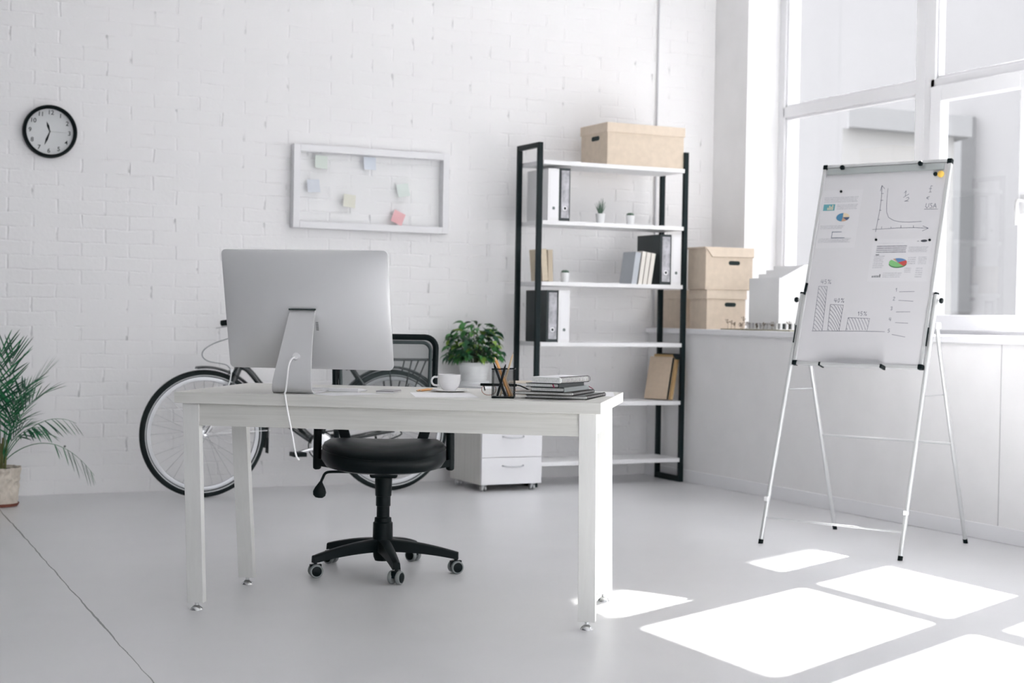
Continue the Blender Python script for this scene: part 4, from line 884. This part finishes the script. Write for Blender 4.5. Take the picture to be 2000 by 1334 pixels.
STROKES = [('drawn_graph',[[(0.3391,1.4964),(0.3411,1.5475),(0.3445,1.6061),(0.3429,1.665),(0.3362,1.7243)],[(0.3318,1.6974),(0.3362,1.7243),(0.3523,1.7078)],[(0.3212,1.508),(0.3768,1.5101),(0.4502,1.5131),(0.5233,1.5127),(0.596,1.5081)],[(0.568,1.5197),(0.596,1.5081),(0.5691,1.4959)],[(0.3388,1.6848),(0.3499,1.6843)],[(0.341,1.6513),(0.3531,1.6508)],[(0.3416,1.6022),(0.3516,1.6019)],[(0.3421,1.5572),(0.3506,1.557)],[(0.3661,1.5215),(0.3666,1.5118)],[(0.4124,1.5198),(0.4138,1.5106)],[(0.4607,1.5249),(0.4626,1.5123)],[(0.5217,1.5233),(0.5233,1.5127)],[(0.3687,1.7081),(0.3707,1.6688),(0.3745,1.6246),(0.3803,1.5902),(0.393,1.5655),(0.4201,1.5502),(0.4557,1.5419),(0.4951,1.5394),(0.5576,1.5415)]]),('fraction_note',[[(0.4531,1.6826),(0.4613,1.6935),(0.4603,1.6678)],[(0.4525,1.6608),(0.477,1.6768)],[(0.4667,1.6578),(0.477,1.6608),(0.4809,1.6539),(0.4719,1.6455),(0.4602,1.642),(0.4797,1.6423)]]),('currency_note',[[(0.5867,1.711),(0.5797,1.7127),(0.5784,1.7017),(0.5793,1.6824)],[(0.5721,1.6986),(0.585,1.699)],[(0.5732,1.6812),(0.5851,1.6822)],[(0.5796,1.6607),(0.5702,1.6592),(0.5679,1.6515),(0.5767,1.6474)],[(0.566,1.655),(0.5755,1.6556)]]),('country_note',[[(0.569,1.6275),(0.5673,1.6131),(0.5746,1.6057),(0.5817,1.6126),(0.5825,1.627)],[(0.5979,1.6264),(0.5894,1.6258),(0.5921,1.6171),(0.5989,1.613),(0.5962,1.605),(0.5875,1.6062)],[(0.6034,1.6047),(0.6113,1.626),(0.6192,1.6042)],[(0.6056,1.6128),(0.6171,1.6124)],[(0.5624,1.6003),(0.6281,1.5986)]]),('drawn_bar',[[(0.0971,1.0141),(0.0923,1.2327),(0.1364,1.2315),(0.1456,1.0143)],[(0.1207,1.2301),(0.124,1.2258),(0.1274,1.2214),(0.1307,1.2169),(0.134,1.2123),(0.1374,1.2075)],[(0.105,1.23),(0.1083,1.2266),(0.1115,1.2229),(0.1148,1.2191),(0.1181,1.2152),(0.1214,1.211),(0.1247,1.2068),(0.1281,1.2024),(0.1314,1.1979),(0.1348,1.1933),(0.1382,1.1885)],[(0.0926,1.2211),(0.0958,1.2194),(0.099,1.2169),(0.1023,1.2141),(0.1055,1.2109),(0.1088,1.2075),(0.1121,1.2039),(0.1154,1.2001),(0.1187,1.1961),(0.1221,1.192),(0.1254,1.1878),(0.1288,1.1834),(0.1322,1.1789),(0.1356,1.1743),(0.139,1.1696)],[(0.093,1.202),(0.0962,1.2003),(0.0995,1.1979),(0.1028,1.195),(0.1061,1.1919),(0.1094,1.1885),(0.1127,1.1849),(0.116,1.1811),(0.1194,1.1771),(0.1227,1.173),(0.1261,1.1688),(0.1295,1.1644),(0.1329,1.16),(0.1364,1.1554),(0.1398,1.1507)],[(0.0934,1.183),(0.0967,1.1813),(0.1,1.1789),(0.1033,1.176),(0.1066,1.1729),(0.1099,1.1695),(0.1133,1.1659),(0.1166,1.1621),(0.12,1.1582),(0.1234,1.1541),(0.1268,1.1499),(0.1302,1.1455),(0.1337,1.141),(0.1371,1.1364),(0.1406,1.1318)],[(0.0938,1.1639),(0.0971,1.1623),(0.1005,1.1599),(0.1038,1.157),(0.1071,1.1539),(0.1105,1.1505),(0.1139,1.1469),(0.1173,1.1432),(0.1207,1.1392),(0.1241,1.1351),(0.1275,1.1309),(0.131,1.1266),(0.1344,1.1221),(0.1379,1.1175),(0.1414,1.1129)],[(0.0943,1.1449),(0.0976,1.1433),(0.1009,1.1409),(0.1043,1.1381),(0.1077,1.1349),(0.1111,1.1316),(0.1145,1.128),(0.1179,1.1242),(0.1213,1.1203),(0.1247,1.1162),(0.1282,1.112),(0.1317,1.1077),(0.1352,1.1032),(0.1387,1.0987),(0.1422,1.094)],[(0.0947,1.1259),(0.098,1.1243),(0.1014,1.1219),(0.1048,1.1191),(0.1082,1.116),(0.1116,1.1126),(0.115,1.1091),(0.1185,1.1053),(0.1219,1.1014),(0.1254,1.0973),(0.1289,1.0931),(0.1324,1.0888),(0.1359,1.0844),(0.1395,1.0798),(0.143,1.0752)],[(0.0951,1.107),(0.0985,1.1054),(0.1019,1.103),(0.1053,1.1002),(0.1087,1.0971),(0.1122,1.0937),(0.1156,1.0901),(0.1191,1.0864),(0.1226,1.0825),(0.1261,1.0785),(0.1296,1.0743),(0.1331,1.07),(0.1367,1.0655),(0.1402,1.061),(0.1438,1.0563)],[(0.0955,1.088),(0.0989,1.0864),(0.1023,1.084),(0.1058,1.0812),(0.1092,1.0781),(0.1127,1.0748),(0.1162,1.0713),(0.1197,1.0675),(0.1232,1.0636),(0.1267,1.0596),(0.1303,1.0554),(0.1338,1.0511),(0.1374,1.0467),(0.141,1.0422),(0.1446,1.0376)],[(0.0959,1.0691),(0.0994,1.0675),(0.1028,1.0651),(0.1063,1.0624),(0.1098,1.0593),(0.1133,1.0559),(0.1168,1.0524),(0.1203,1.0487),(0.1238,1.0448),(0.1274,1.0408),(0.131,1.0366),(0.1346,1.0323),(0.1382,1.0279),(0.1418,1.0234),(0.1454,1.0188)],[(0.0964,1.0502),(0.0998,1.0486),(0.1033,1.0463),(0.1068,1.0435),(0.1103,1.0404),(0.1138,1.0371),(0.1174,1.0336),(0.1209,1.0298),(0.1245,1.026),(0.1281,1.022),(0.1317,1.0178)],[(0.0968,1.0314),(0.1003,1.0298),(0.1038,1.0274),(0.1073,1.0246),(0.1108,1.0216),(0.1144,1.0183)]]),('drawn_bar',[[(0.1731,1.0157),(0.1669,1.1443),(0.2334,1.1416),(0.2316,1.016)],[(0.2192,1.1376),(0.2239,1.1308),(0.2285,1.1239),(0.233,1.1168)],[(0.2051,1.1381),(0.2099,1.1319),(0.2146,1.1255),(0.2192,1.1189),(0.2238,1.1121),(0.2283,1.1052),(0.2328,1.0981)],[(0.1861,1.1415),(0.191,1.1364),(0.1958,1.131),(0.2006,1.1252),(0.2053,1.1193),(0.21,1.1131),(0.2147,1.1067),(0.2192,1.1001),(0.2237,1.0934),(0.2281,1.0864),(0.2325,1.0794)],[(0.1673,1.1379),(0.1721,1.1354),(0.177,1.1317),(0.1818,1.1274),(0.1867,1.1227),(0.1915,1.1176),(0.1962,1.1122),(0.2009,1.1065),(0.2056,1.1005),(0.2102,1.0943),(0.2147,1.088),(0.2192,1.0814),(0.2236,1.0746),(0.228,1.0677),(0.2322,1.0607)],[(0.1682,1.119),(0.1729,1.1166),(0.1777,1.1129),(0.1825,1.1086),(0.1872,1.1039),(0.192,1.0988),(0.1966,1.0934),(0.2012,1.0877),(0.2058,1.0818),(0.2103,1.0756),(0.2148,1.0692),(0.2192,1.0627),(0.2235,1.0559),(0.2278,1.0491),(0.232,1.042)],[(0.1691,1.1002),(0.1738,1.0977),(0.1785,1.0941),(0.1832,1.0898),(0.1878,1.0851),(0.1924,1.08),(0.197,1.0746),(0.2016,1.069),(0.206,1.063),(0.2105,1.0569),(0.2149,1.0505),(0.2192,1.044),(0.2234,1.0373),(0.2276,1.0304),(0.2317,1.0233)],[(0.17,1.0814),(0.1746,1.0789),(0.1792,1.0753),(0.1838,1.0711),(0.1884,1.0664),(0.1929,1.0613),(0.1974,1.0559),(0.2019,1.0502),(0.2063,1.0443),(0.2106,1.0382),(0.2149,1.0318),(0.2191,1.0253),(0.2233,1.0186)],[(0.1709,1.0626),(0.1754,1.0602),(0.1799,1.0566),(0.1845,1.0523),(0.1889,1.0476),(0.1934,1.0426),(0.1978,1.0372),(0.2022,1.0315),(0.2065,1.0256),(0.2108,1.0195)],[(0.1718,1.0439),(0.1762,1.0414),(0.1807,1.0378),(0.1851,1.0336),(0.1895,1.0289),(0.1939,1.0239),(0.1982,1.0185)],[(0.1727,1.0251),(0.177,1.0227),(0.1814,1.0191)]]),('drawn_bar',[[(0.2655,1.0175),(0.2679,1.0819),(0.3754,1.0794),(0.3708,1.018)],[(0.2685,1.0316),(0.2708,1.0273),(0.2731,1.0229)],[(0.2691,1.0582),(0.2717,1.0538),(0.2742,1.0494),(0.2766,1.045),(0.2791,1.0407),(0.2814,1.0363),(0.2838,1.0319),(0.2861,1.0276),(0.2884,1.0232)],[(0.269,1.0803),(0.273,1.0759),(0.2761,1.0715),(0.279,1.0672),(0.2817,1.0628),(0.2844,1.0584),(0.2869,1.054),(0.2894,1.0497),(0.2919,1.0453),(0.2943,1.0409),(0.2966,1.0366),(0.299,1.0322),(0.3013,1.0278),(0.3036,1.0235)],[(0.2842,1.0805),(0.2882,1.0761),(0.2913,1.0718),(0.2942,1.0674),(0.2969,1.063),(0.2996,1.0587),(0.3021,1.0543),(0.3046,1.0499),(0.3071,1.0456),(0.3095,1.0412),(0.3118,1.0368),(0.3141,1.0325),(0.3164,1.0281),(0.3187,1.0238)],[(0.2995,1.0807),(0.3034,1.0764),(0.3065,1.072),(0.3094,1.0676),(0.3121,1.0633),(0.3148,1.0589),(0.3173,1.0545),(0.3198,1.0502),(0.3222,1.0458),(0.3246,1.0415),(0.327,1.0371),(0.3293,1.0328),(0.3316,1.0284),(0.3338,1.0241)],[(0.3147,1.0809),(0.3186,1.0766),(0.3217,1.0722),(0.3246,1.0679),(0.3273,1.0635),(0.3299,1.0592),(0.3324,1.0548),(0.3349,1.0505),(0.3373,1.0461),(0.3397,1.0418),(0.342,1.0374),(0.3444,1.0331),(0.3466,1.0287),(0.3489,1.0244)],[(0.3298,1.0812),(0.3337,1.0768),(0.3368,1.0725),(0.3397,1.0681),(0.3424,1.0638),(0.345,1.0594),(0.3475,1.0551),(0.35,1.0507),(0.3524,1.0464),(0.3548,1.042),(0.3571,1.0377),(0.3594,1.0333),(0.3617,1.029),(0.3639,1.0247)],[(0.3449,1.0814),(0.3488,1.077),(0.3519,1.0727),(0.3547,1.0683),(0.3574,1.064),(0.36,1.0597),(0.3626,1.0553),(0.365,1.051),(0.3674,1.0466),(0.3698,1.0423),(0.3721,1.038)],[(0.36,1.0816),(0.3639,1.0773),(0.3669,1.0729),(0.3698,1.0686),(0.3725,1.0642)]]),('base_line',[[(0.0931,1.0149),(0.2323,1.0169),(0.359,1.0186),(0.4586,1.0182)]]),('percent_note',[[(0.1021,1.2651),(0.1009,1.2531),(0.1127,1.2531)],[(0.1097,1.265),(0.1097,1.2451)],[(0.1284,1.265),(0.12,1.265),(0.1195,1.2561),(0.1271,1.2561),(0.129,1.2501),(0.1242,1.2451),(0.1191,1.2461)],[(0.1496,1.265),(0.1387,1.2451)],[(0.1387,1.265),(0.1364,1.261),(0.1398,1.259),(0.1413,1.263),(0.1387,1.265)],[(0.1493,1.2511),(0.147,1.2471),(0.1504,1.2451),(0.1519,1.2491),(0.1493,1.2511)]]),('percent_note',[[(0.1849,1.1736),(0.1837,1.1618),(0.1953,1.1618)],[(0.1924,1.1736),(0.1923,1.154)],[(0.2058,1.1737),(0.2012,1.1658),(0.2049,1.1541),(0.2105,1.16),(0.2092,1.1718),(0.2058,1.1737)],[(0.2316,1.1739),(0.2208,1.1542)],[(0.2209,1.1738),(0.2186,1.1699),(0.2219,1.1679),(0.2234,1.1719),(0.2209,1.1738)],[(0.2313,1.1601),(0.229,1.1562),(0.2323,1.1543),(0.2338,1.1582),(0.2313,1.1601)]]),('percent_note',[[(0.313,1.1052),(0.3174,1.1108),(0.3181,1.0923)],[(0.3354,1.1111),(0.3277,1.111),(0.3272,1.1026),(0.3342,1.1027),(0.3359,1.0972),(0.3314,1.0925),(0.3268,1.0933)],[(0.3549,1.1113),(0.3447,1.0926)],[(0.3449,1.1112),(0.3427,1.1074),(0.3459,1.1056),(0.3473,1.1093),(0.3449,1.1112)],[(0.3546,1.0983),(0.3524,1.0946),(0.3555,1.0928),(0.3569,1.0965),(0.3546,1.0983)]]),('numbered_line',[[(0.4819,1.2194),(0.4857,1.2242),(0.4862,1.2082)],[(0.5003,1.207),(0.5724,1.2085)]]),('numbered_line',[[(0.4758,1.1794),(0.4796,1.1826),(0.4836,1.1794),(0.4761,1.1666),(0.4853,1.1666)],[(0.5036,1.1664),(0.5731,1.1629)]]),('numbered_line',[[(0.4705,1.1346),(0.4757,1.1362),(0.4784,1.1323),(0.4732,1.129),(0.4786,1.1251),(0.4761,1.1203),(0.4708,1.1218)],[(0.4996,1.1118),(0.5663,1.1134)]]),('numbered_line',[[(0.4723,1.0844),(0.4712,1.0749),(0.4804,1.075)],[(0.4781,1.0845),(0.478,1.0686)],[(0.5031,1.0619),(0.5642,1.0601)]]),('numbered_line',[[(0.4813,1.031),(0.4747,1.0309),(0.4743,1.0237),(0.4802,1.0238),(0.4816,1.0191),(0.4778,1.0151),(0.4739,1.0158)],[(0.4952,1.0063),(0.5597,0.9959)]])]
# ---------------------------------------------------------------- flip chart (local x along the board, y away from the viewer)
FA = (4.093, 5.768, 0); FR_ = math.atan2(-.90904, .41671); LEAN = R(16)
fc = thing('flip_chart', 'white flip chart easel on thin metal legs by the window', 'flip chart', FA, FR_)
TILT = (-LEAN, 0, 0)
def bl(s, t, off=0): return (s, t*sin(LEAN)-off*cos(LEAN), t*cos(LEAN)+off*sin(LEAN))   # board (s,t) to easel space
s0, s1, t0, t1 = .020, .663, .850, 1.838
bo = MB().box((s0+.004, .0, t0+.004), (s1-.004, .010, t1-.004)).build('board', mat('white_enamel_board', (.56, .555, .575), .28), fc, rot=TILT)
f = MB(); e = .016
f.box((s0, -.006, t0), (s0+e, .014, t1)); f.box((s1-e, -.006, t0), (s1, .014, t1)); f.box((s0+e, -.006, t0), (s1-e, .014, t0+e)); f.box((s0+e, -.006, t1-e), (s1-e, .014, t1))
f.build('frame', ALUW, bo, bevel=.002)
for x in (s0, s1):
    for z in (t0, t1):
        sx_ = 1 if x == s0 else -1; sz = 1 if z == t0 else -1
        MB().box((min(x-sx_*.002, x+sx_*.022), -.009, min(z-sz*.002, z+sz*.022)), (max(x-sx_*.002, x+sx_*.022), .016, max(z-sz*.002, z+sz*.022))).build('corner_cap', PLAST, bo, bevel=.004)
cl = MB().box((s0+.026, -.012, 1.786), (s1-.030, .0, 1.818)).build('paper_clamp', mat('clamp_aluminium', (.42, .45, .45), .35, .5), bo, bevel=.003)
for s in (.134, .526):
    MB().lathe([(.004, 0), (.004, .010), (.010, .012), (.0125, .018), (.010, .026), (.004, .029), (0, .029)], (0, 0, 0), 20, Matrix.Translation((s, -.012, 1.812)) @ Matrix.Rotation(PI/2, 4, 'X')).build('clamp_knob', PLAST, cl, smooth=True)
tr = MB(); tr.box((.182, -.045, .842), (.486, -.004, .845)); tr.box((.182, -.047, .842), (.486, -.044, .853)); tr = tr.build('pen_tray', ALUW, bo, bevel=.001)
for s in (.182, .486): MB().box((s-.005, -.049, .838), (s+.005, -.004, .856)).build('end_cap', PLAST, tr, bevel=.002)
for nm, grp in STROKES:
    b = MB()
    for L in grp: b.ribbon(L, .0019 if nm != 'drawn_bar' else .0016, -.0006)
    b.build(nm, BLUEINK, bo)
tube = MB
for s, ss in ((.012, -1), (.668, 1)):
    s = s if ss < 0 else .6745; s = -.004 if ss < 0 else .680
    lg = MB().tube([bl(s, .02, -.012), bl(s+(.010 if ss < 0 else -.006), 1.202, -.012)], .0105, 12).build('front_leg', ALUW, fc, smooth=True)
    MB().tube([bl(s, .0, -.012), bl(s, .022, -.012)], .0112, 12).build('rubber_foot', PLAST, lg, smooth=True)
    MB().tube([bl(s+(.010 if ss < 0 else -.006), 1.198, -.012), bl(s+(.010 if ss < 0 else -.006), 1.206, -.012)], .0118, 12).build('end_plug', PLAST, lg, smooth=True)
    k = bl(s+(.010 if ss < 0 else -.006), 1.17, -.012)
    MB().tube([k, (k[0]+ss*.030, k[1], k[2])], .003, 8).build('knob_shaft', CHROME, lg, smooth=True)
    MB().lathe([(.003, 0), (.011, .002), (.0135, .008), (.011, .015), (.0, .017)], (0, 0, 0), 18, Matrix.Translation((k[0]+ss*.018, k[1], k[2])) @ Matrix.Rotation(ss*PI/2, 4, 'Y')).build('pivot_knob', PLAST, lg, smooth=True)
    c = bl(s, .21, -.004); MB().cbox(c, (.022, .022, .022)).build('clip', mat('pale_plastic_clip', (.75, .75, .76), .4), lg, bevel=.004)
    MB().box((s-(.0145 if ss > 0 else -.0105), -.009, .955), (s+(-.0105 if ss > 0 else .0145), -.002, 1.04)).build('slot', PLAST, bo)
    rx = .019 if ss < 0 else .676
    ry = .693 if ss < 0 else .718
    rl = MB().tube([(rx, ry-.008, .02), (rx, .372, .93), (rx, .349, 1.005)], .0098, 12).build('rear_leg', ALUW, fc, smooth=True)
    MB().tube([(rx, ry, .0), (rx, ry-.009, .022)], .0106, 12).build('rubber_foot', PLAST, rl, smooth=True)
    MB().cbox((rx, .345, 1.01), (.024, .05, .03)).build('hinge', mat('pale_plastic_clip', (.75, .75, .76), .4), rl, bevel=.004)
    a = bl(s, .735, -.012); MB().tube([(s, a[1], .70), (rx, .452, .70)], .0028, 6).build('side_stay', CHROME, fc, smooth=True)
MB().tube([(.019, .529, .473), (.676, .529, .473)], .0058, 10).build('rear_crossbar', ALUW, fc, smooth=True)
a = bl(0, .125, -.012); MB().tube([(-.003, a[1], a[2]), (.679, a[1], a[2])], .0048, 10).build('front_crossbar', ALUW, fc, smooth=True)
# sheets, magnets and marker held on the board: own things, each with its own origin on the board face
def onboard(name, label, cat, s, t, group=None, dz=.0):
    p = bl(s, t, dz); ca, sa_ = cos(FR_), sin(FR_)
    return thing(name, label, cat, (FA[0]+p[0]*ca-p[1]*sa_, FA[1]+p[0]*sa_+p[1]*ca, p[2]), 0, group, rot=(-LEAN, 0, FR_))
SHEETP = mat('printed_sheet', (.585, .58, .60), .7)
TXT = mat('grey_print', (.46, .46, .49), .8, noise=.25, nscale=260); TXT2 = mat('darker_grey_print', (.28, .28, .31), .8, noise=.5, nscale=320)
def sheet_on(t, w, h):
    MB().box((-w/2, -.0006, -h/2), (w/2, -.0001, h/2)).build('paper', SHEETP, t)
def rect(b, x0, z0, x1, z1, y=-.0010): b._f([b.b.verts.new(q) for q in ((x0, y, z0), (x1, y, z0), (x1, y, z1), (x0, y, z1))])
def lines(b, x0, z0, x1, z1, n, y=-.0010, jag=.0):
    for i in range(n):
        zz = z1-(z1-z0)*(i+.5)/n; hh = (z1-z0)/n*.55; rect(b, x0, zz-hh/2, x1-(jag*((i*37) % 5)/5), zz+hh/2, y)
def wedge(b, cx, cz, rx, rz, a0, a1, y=-.0012, n=18):
    c = b.b.verts.new((cx, y, cz)); P = [b.b.verts.new((cx+rx*cos(R(a0+(a1-a0)*k/n)), y, cz+rz*sin(R(a0+(a1-a0)*k/n)))) for k in range(n+1)]
    for A, B in zip(P, P[1:]): b._f([c, A, B])
P1 = onboard('printed_report', 'portrait printed report sheet with small blue charts, upper left of the flip chart', 'paper', .141, 1.565, 'printed sheets on the flip chart')
sheet_on(P1, .203, .288)
for q in ((-.092, .082, .085, .112, 4, .01), (-.020, .046, .088, .074, 4, .01), (-.09, -.050, .035, -.030, 3, .015), (-.09, -.118, .080, -.095, 4, .02)):
    b = MB(); lines(b, *q[:5], jag=q[5]); b.build('text_block', TXT, P1)
DB = mat('print_blue', (.06, .20, .34), .6); CRP = mat('print_cream', (.62, .52, .36), .6); TEAL = mat('print_teal', (.10, .30, .34), .6); BRN = mat('print_brown', (.42, .26, .18), .6); NAVY = mat('print_navy', (.05, .08, .15), .6)
b = MB(); rect(b, -.090, .043, -.030, .075); b.build('picture', TEAL, P1); b = MB()
for k, hh in enumerate((.012, .022, .017, .026)): rect(b, -.068+.008*k, .046, -.063+.008*k, .046+hh, -.0013)
b.build('picture_bars', CRP, P1)
for a0, a1, m in ((90, 262, DB), (0, 90, CRP), (262, 310, BRN), (310, 360, NAVY)):
    b = MB(); wedge(b, .020, .008, .034, .021, a0, a1); b.build('pie_slice', m, P1)
b = MB(); rect(b, -.022, -.066, .026, -.0635); rect(b, -.022, -.095, .044, -.0925); rect(b, -.024, -.096, -.0215, -.062); b.build('line_chart', NAVY, P1)
P2 = onboard('printed_report', 'landscape printed report sheet with a green and red pie chart, middle of the flip chart', 'paper', .479, 1.358, 'printed sheets on the flip chart')
sheet_on(P2, .289, .205)
for q in ((-.118, .080, .012, .083, 1, 0), (.036, .036, .130, .064, 5, .01), (-.128, -.040, -.075, .024, 7, .01), (.040, -.022, .078, .016, 4, 0), (.090, -.022, .130, .016, 5, 0), (-.072, -.085, .020, -.058, 3, .01), (.030, -.062, .062, -.035, 3, 0), (.085, -.085, .118, -.035, 5, 0)):
    b = MB(); lines(b, *q[:5], jag=q[5]); b.build('text_block', TXT, P2)
b = MB(); lines(b, -.122, .034, .026, .072, 4, jag=.004); b.build('bold_text', TXT2, P2)
b = MB()
for k, hh in enumerate((.008, .009, .010, .010, .016)): rect(b, -.124+.009*k, -.083, -.119+.009*k, -.083+hh)
b.build('mini_bar_chart', INK, P2)
b = MB(); rect(b, -.122, .024, -.104, .028); b.build('heading_mark', INK, P2); b = MB(); rect(b, .072, .088, .082, .090); b.build('heading_mark', INK, P2); b = MB(); wedge(b, .105, .090, .016, .006, 0, 360); b.build('oval_stamp', INK, P2)
GRN = mat('print_green', (.18, .42, .17), .6); RED = mat('print_red', (.48, .07, .06), .6); BLU = mat('print_mid_blue', (.10, .20, .38), .6); DRED = mat('print_dark_green', (.04, .14, .06), .6)
b = MB(); wedge(b, -.006, -.018, .044, .020, 180, 360, -.0011); b.build('pie_rim', DRED, P2)
for a0, a1, m in ((140, 310, GRN), (-50, 30, RED), (30, 112, BLU), (112, 128, BRN)):
    b = MB(); wedge(b, -.006, -.012, .044, .021, a0, a1, -.0014); b.build('pie_slice', m, P2)
def magnet(label, s, t, r, h, m, group, off=.0012):
    q = onboard('magnet', label, 'magnet', s, t, group, off); MB().lathe([(0, 0), (r*.95, 0), (r, h*.25), (r, h*.75), (r*.8, h), (0, h)], (0, 0, 0), 22, Matrix.Rotation(PI/2, 4, 'X')).build('body', m, q, smooth=True)
magnet('small black magnet at the top of the portrait report sheet', .132, 1.7016, .0062, .006, PLAST, 'small black magnets', .0014)
magnet('small black magnet at the upper left corner of the landscape report sheet', .3492, 1.4568, .0058, .006, PLAST, 'small black magnets', .0014)
magnet('small black magnet at the upper right corner of the landscape report sheet', .6114, 1.4508, .0058, .006, PLAST, 'small black magnets', .0014)
magnet('black round magnet under the right end of the clamp bar, touching the yellow one', .5945, 1.767, .0095, .009, PLAST, 'round magnets below the clamp')
magnet('yellow round magnet in the upper right corner of the flip chart', .6205, 1.765, .0155, .010, mat('yellow_magnet', (.80, .52, .10), .4), 'round magnets below the clamp')
q = onboard('marker_pen', 'black marker pen clipped to the left edge of the flip chart board', 'pen', .032, 1.192, None, .0135); MB().tube([(0, 0, .012), (.003, 0, .052)], .0068, 10).build('cap', PLAST, q, smooth=True); MB().tube([(-.001, 0, -.004), (0, 0, .012)], .0055, 10).build('barrel', BLACK, q, smooth=True)
# ---------------------------------------------------------------- wall clock
wc = thing('wall_clock', 'round black rimmed wall clock with a white dial on the brick wall', 'clock', (1.384, 8.628, 1.983), 0, rot=(0, R(2.6), 0))
CM = Matrix.Rotation(PI/2, 4, 'X')
RC = .144
MB().lathe([(.135, 0), (RC-.004, .0), (RC, .006), (RC, .030), (RC-.004, .038), (RC-.012, .040), (RC-.018, .034), (RC-.020, .012)], (0, 0, 0), 72, CM, cap=False).build('rim', PLAST, wc, smooth=True)
di = MB().lathe([(0, .010), (RC-.017, .010), (RC-.017, .012), (0, .012)], (0, 0, 0), 64, CM).build('dial', mat('white_dial', (.62, .63, .64), .5), wc)
for h in range(1, 13):
    a = R(90-30*h); cu_ = bpy.data.curves.new('numeral', 'FONT'); cu_.body = str(h); cu_.size = .0335; cu_.align_x = 'CENTER'; cu_.align_y = 'CENTER'; cu_.extrude = .0003; cu_.offset = .0004
    to = bpy.data.objects.new('numeral', cu_); me = bpy.data.meshes.new_from_object(to); bpy.data.objects.remove(to); me.name = 'numeral'; o = bpy.data.objects.new('numeral', me); col.objects.link(o); o.parent = di; o.location = (.104*cos(a), -.0126, .104*sin(a)); o.rotation_euler = (PI/2, 0, 0); me.materials.clear(); me.materials.append(PLAST)
def hand(name, ang, L, wd_, m, y, tail=.0):
    a = R(90-ang); d = Vector((cos(a), sin(a))); n = Vector((-d.y, d.x)); P = [d*-tail+n*wd_*.2, d*L*.55+n*wd_*.55, d*L, d*L*.55-n*wd_*.55, d*-tail-n*wd_*.2]
    M = Matrix(((1, 0, 0, 0), (0, 0, 1, y), (0, 1, 0, 0), (0, 0, 0, 1))); MB().prism([(p.x, p.y) for p in P], 0, .0008, M).build(name, m, wc)
hand('hour_hand', 340, .058, .0125, PLAST, -.0145); hand('minute_hand', 198, .080, .0115, PLAST, -.0160); hand('second_hand', 88.5, .098, .0018, mat('grey_second_hand', (.25, .26, .26), .5), -.0175, .034)
MB().lathe([(.004, .012), (.004, .019), (0, .019)], (0, 0, 0), 14, CM).build('hand_cap', PLAST, wc)
MB().lathe([(0, .028), (RC-.017, .028), (RC-.017, .0285), (0, .0285)], (0, 0, 0), 64, CM).build('glass_cover', ACRYL, wc)
# ---------------------------------------------------------------- pin board with a clear pane
fb = thing('clear_board', 'white framed clear board hanging on the brick wall with sticky notes', 'board', (2.752, 8.565, 1.515), 0, rot=(0, R(.1), 0))
FW, FH, FDp = .985, .487, .058; M_ = .040
f = MB(); f.box((0, 0, 0), (M_, FDp, FH)); f.box((FW-M_, 0, 0), (FW, FDp, FH)); f.box((M_, 0, 0), (FW-M_, FDp, M_)); f.box((M_, 0, FH-M_), (FW-M_, FDp, FH)); f.build('frame', mat('white_board_frame', (.80, .80, .82), .5), fb, bevel=.002)
MB().box((M_-.002, .030, M_-.002), (FW-M_+.002, .0325, FH-M_+.002)).build('clear_pane', ACRYL, fb)
for x in (.165, .76): MB().lathe([(.003, 0), (.004, .002), (0, .004)], (x, FDp-.05, FH-M_-.001), 8).build('hanging_clip', DARKHOLE, fb)
NOTES = [('pale green sticky note in the upper left of the clear board', (612, 642, 303, 330), (0.690, 0.756, 0.701), 4), ('pale blue sticky note near the top centre of the clear board', (707, 737, 305, 334), (0.668, 0.712, 0.778), 1), ('lilac blue sticky note at the left below the green one on the clear board', (596, 628, 352, 374), (0.679, 0.712, 0.767), -3), ('pale yellow sticky note near the middle of the clear board', (667, 697, 378, 407), (0.756, 0.751, 0.663), 6), ('pale mint sticky note right of the yellow one on the clear board', (772, 802, 360, 384), (0.690, 0.756, 0.723), -10), ('pink sticky note at the lower right of the clear board', (764, 790, 411, 440), (0.800, 0.477, 0.494), 24)]
def wallpt(px, py, Y=8.594):
    d = r2*((px-1000)/2988.92) + u2*(-(py-667)/2988.92) + fwd; t = Y/d.y; return (d.x*t, Y, 1.02479+d.z*t)
for lab, (x0, x1, y0, y1), c, ang in NOTES:
    p = wallpt((x0+x1)/2, (y0+y1)/2); t = MB(); n = 6; w_ = .076; rows = []
    for j in range(n+1):
        z = w_/2-w_*j/n; rows.append([t.b.verts.new((x, -.001-.012*(j/n)**2, z)) for x in (-w_/2, w_/2)]+[t.b.verts.new((x, -.0004-.012*(j/n)**2, z)) for x in (w_/2, -w_/2)])
    for A, B in zip(rows, rows[1:]):
        for k in range(4): t._f([A[k], A[(k+1) % 4], B[(k+1) % 4], B[k]])
    t._f(rows[0][::-1]); t._f(rows[-1])
    tag(t.build('sticky_note', mat('note_'+lab[:12], c, .75), None, loc=p, rot=(0, R(ang), 0)), lab, 'sticky note', 'sticky notes on the clear board')
